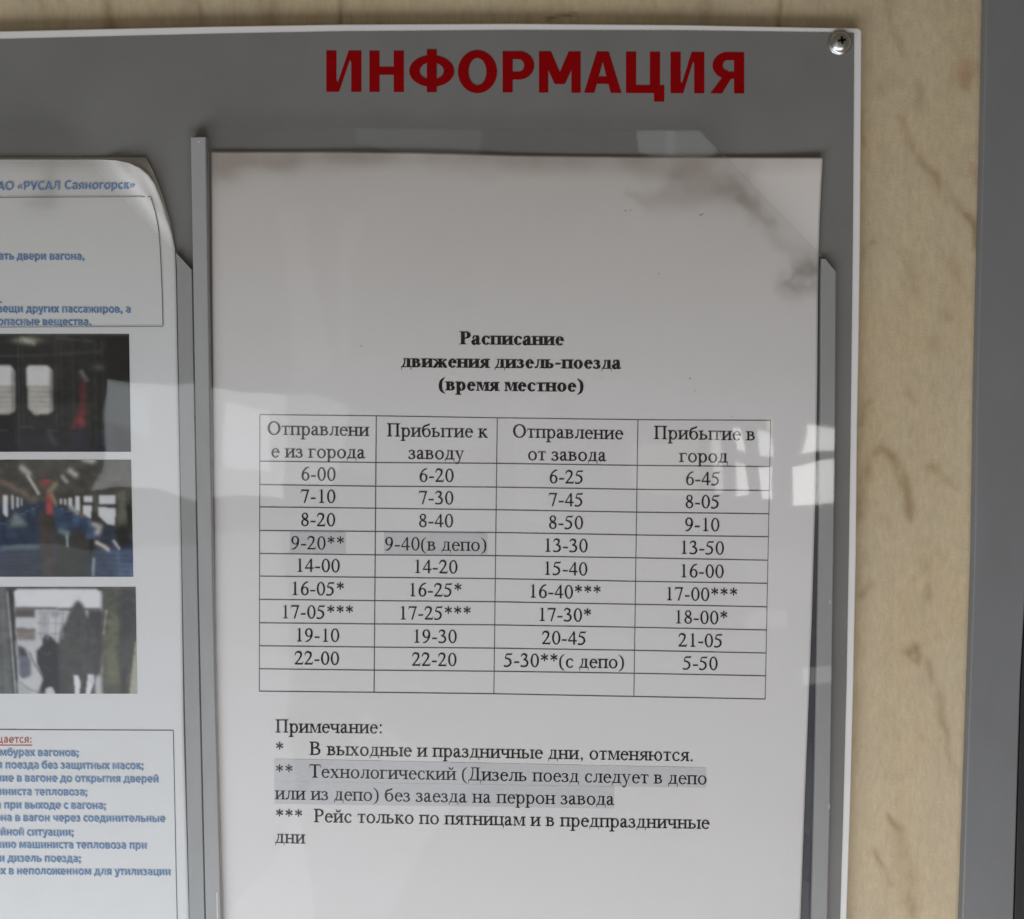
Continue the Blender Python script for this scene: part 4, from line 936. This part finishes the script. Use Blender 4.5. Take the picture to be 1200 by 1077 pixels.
def ph3(c):
    c.a[:] = pc(60,60,58)
    c.poly([(-50,680),(8,680),(16,820),(-50,820)], pc(86,88,86), 2); c.poly([(8,680),(18,680),(24,820),(15,820)], pc(30,30,34), 1)
    c.mix(c.pathmask([(9,694),(14,760),(18,815)], 1.0), pc(150,152,148), .8); c.mix(c.pathmask([(18,752),(22,790),(23,812)], .9), pc(130,130,128), .8)
    c.poly([(17,692),(122,692),(122,820),(22,820)], pc(186,186,190), .8)
    c.poly([(17,694),(22,690),(114,690),(121,697),(119,713),(20,710)], pc(212,212,222), 1.0); c.poly([(17,711),(119,713),(119,716),(18,714)], pc(76,74,76), 1)
    c.poly([(18,713),(42,713),(41,724),(18,723)], pc(74,64,62), 1.2); c.poly([(19,736),(42,738),(42,751),(20,750)], pc(128,116,106), 1.6); c.poly([(19,735),(42,737),(42,741),(19,740)], pc(98,84,80), 1.2, .8)
    c.poly([(50,716),(56,716),(55,745),(50,745)], pc(140,140,144), 1.8, .8); c.poly([(60,715),(70,715),(70,722),(60,722)], pc(120,124,132), 1.5, .8)
    c.poly([(20,755),(30,760),(37,775),(36,792),(26,796),(22,790)], pc(88,92,108), 1.6); c.poly([(21,756),(28,760),(31,768),(23,768)], pc(44,46,54), 1.5)
    c.mix(c.pathmask([(35,765),(40,778),(50,794)], .9), pc(130,112,92), .9)
    c.poly([(43,762),(50,756),(50,747),(55,743),(61,746),(66,752),(74,756),(78,820),(66,820),(60,806),(54,808),(50,820),(44,812),(50,795),(43,778)], pc(32,31,38), 1.2)
    c.mix(c.spot(56,749,3.5,2.5), pc(78,72,76), .5); c.poly([(20,796),(35,806),(38,818),(22,818)], pc(170,170,172), 2)
    c.poly([(78,728),(82,716),(88,706),(93,703),(98,708),(103,722),(112,728),(119,740),(123,760),(118,790),(112,794),(112,820),(70,820),(69,790),(67,760),(72,735)], pc(64,63,61), 1.6)
    c.poly([(103,714),(121,714),(123,760),(117,770),(113,740),(104,726)], pc(48,47,48), 1.6)
    c.poly([(86,792),(91,791),(94,800),(92,813),(88,813)], pc(214,214,220), .9); c.poly([(103,790),(109,790),(110,798),(105,813),(100,813)], pc(214,214,220), .9)
    c.poly([(54,808),(60,805),(64,813),(56,814)], pc(190,190,196), 1)
    for (p_, k_) in (([(84,730),(82,760),(84,788)],.35),([(98,722),(99,750),(97,790)],.3),([(108,738),(110,770),(106,800)],.35),([(90,712),(97,716),(100,726)],.45),([(78,742),(76,770)],.35)): c.mix(c.pathmask(p_, 1.5), pc(78,76,74), k_*.7)
    for (p_, k_) in (([(92,730),(91,756)],.3),([(104,736),(104,762)],.3)): c.mix(c.pathmask(p_, .9), pc(36,35,35), k_)
    c.mix(c.pathmask([(48,764),(54,768),(60,764)], 1), pc(74,70,80), .5); c.mix(c.pathmask([(50,780),(58,786)], 1), pc(60,58,68), .5)
    for y_ in (718,730,742): c.mix(c.pathmask([(44,y_),(76,y_+1)], .7), pc(128,128,134), .5)
    for x_ in (48,57,66,74): c.mix(c.pathmask([(x_,716),(x_-1,748)], .8), pc(130,132,138), .5)
    for x_ in (128,134,142,150,155): c.mix(c.pathmask([(x_,692),(x_-3,808)], .9), pc(88,87,76), .4)
    for x_ in (-20,-8,3): c.mix(c.pathmask([(x_,690),(x_+4,812)], 1.1), pc(110,112,110), .4)
    c.mix(c.pathmask([(24,800),(34,808),(48,812)], 1.0), pc(120,120,124), .6)
    c.poly([(120,680),(170,680),(170,820),(118,820),(120,760)], pc(76,74,62), 2); c.poly([(126,715),(139,715),(137,800),(122,800)], pc(104,103,70), 4); c.poly([(141,680),(158,680),(158,750),(148,800),(141,800)], pc(62,62,62), 2)
    c.mix(c.pathmask([(125,716),(122,742)], .9), pc(150,150,140), .7); c.poly([(159,752),(164,752),(164,820),(150,820)], pc(158,156,134), 1); c.mix(c.pathmask([(145,790),(144,815)], 2), pc(36,36,44), .7)
    c.poly([(-50,680),(170,680),(170,689.5),(-50,689.5)], pc(96,96,96), .8, .5)
photo_print((-150,391.5,153,530), ph1, 'dark photo of a carriage interior with small bright windows')
photo_print((-150,539,156,676), ph2, 'photo of blue seats along a carriage with a red pole')
photo_print((-150,688,160,813.5), ph3, 'photo of hooded figures seen from behind at an open door')
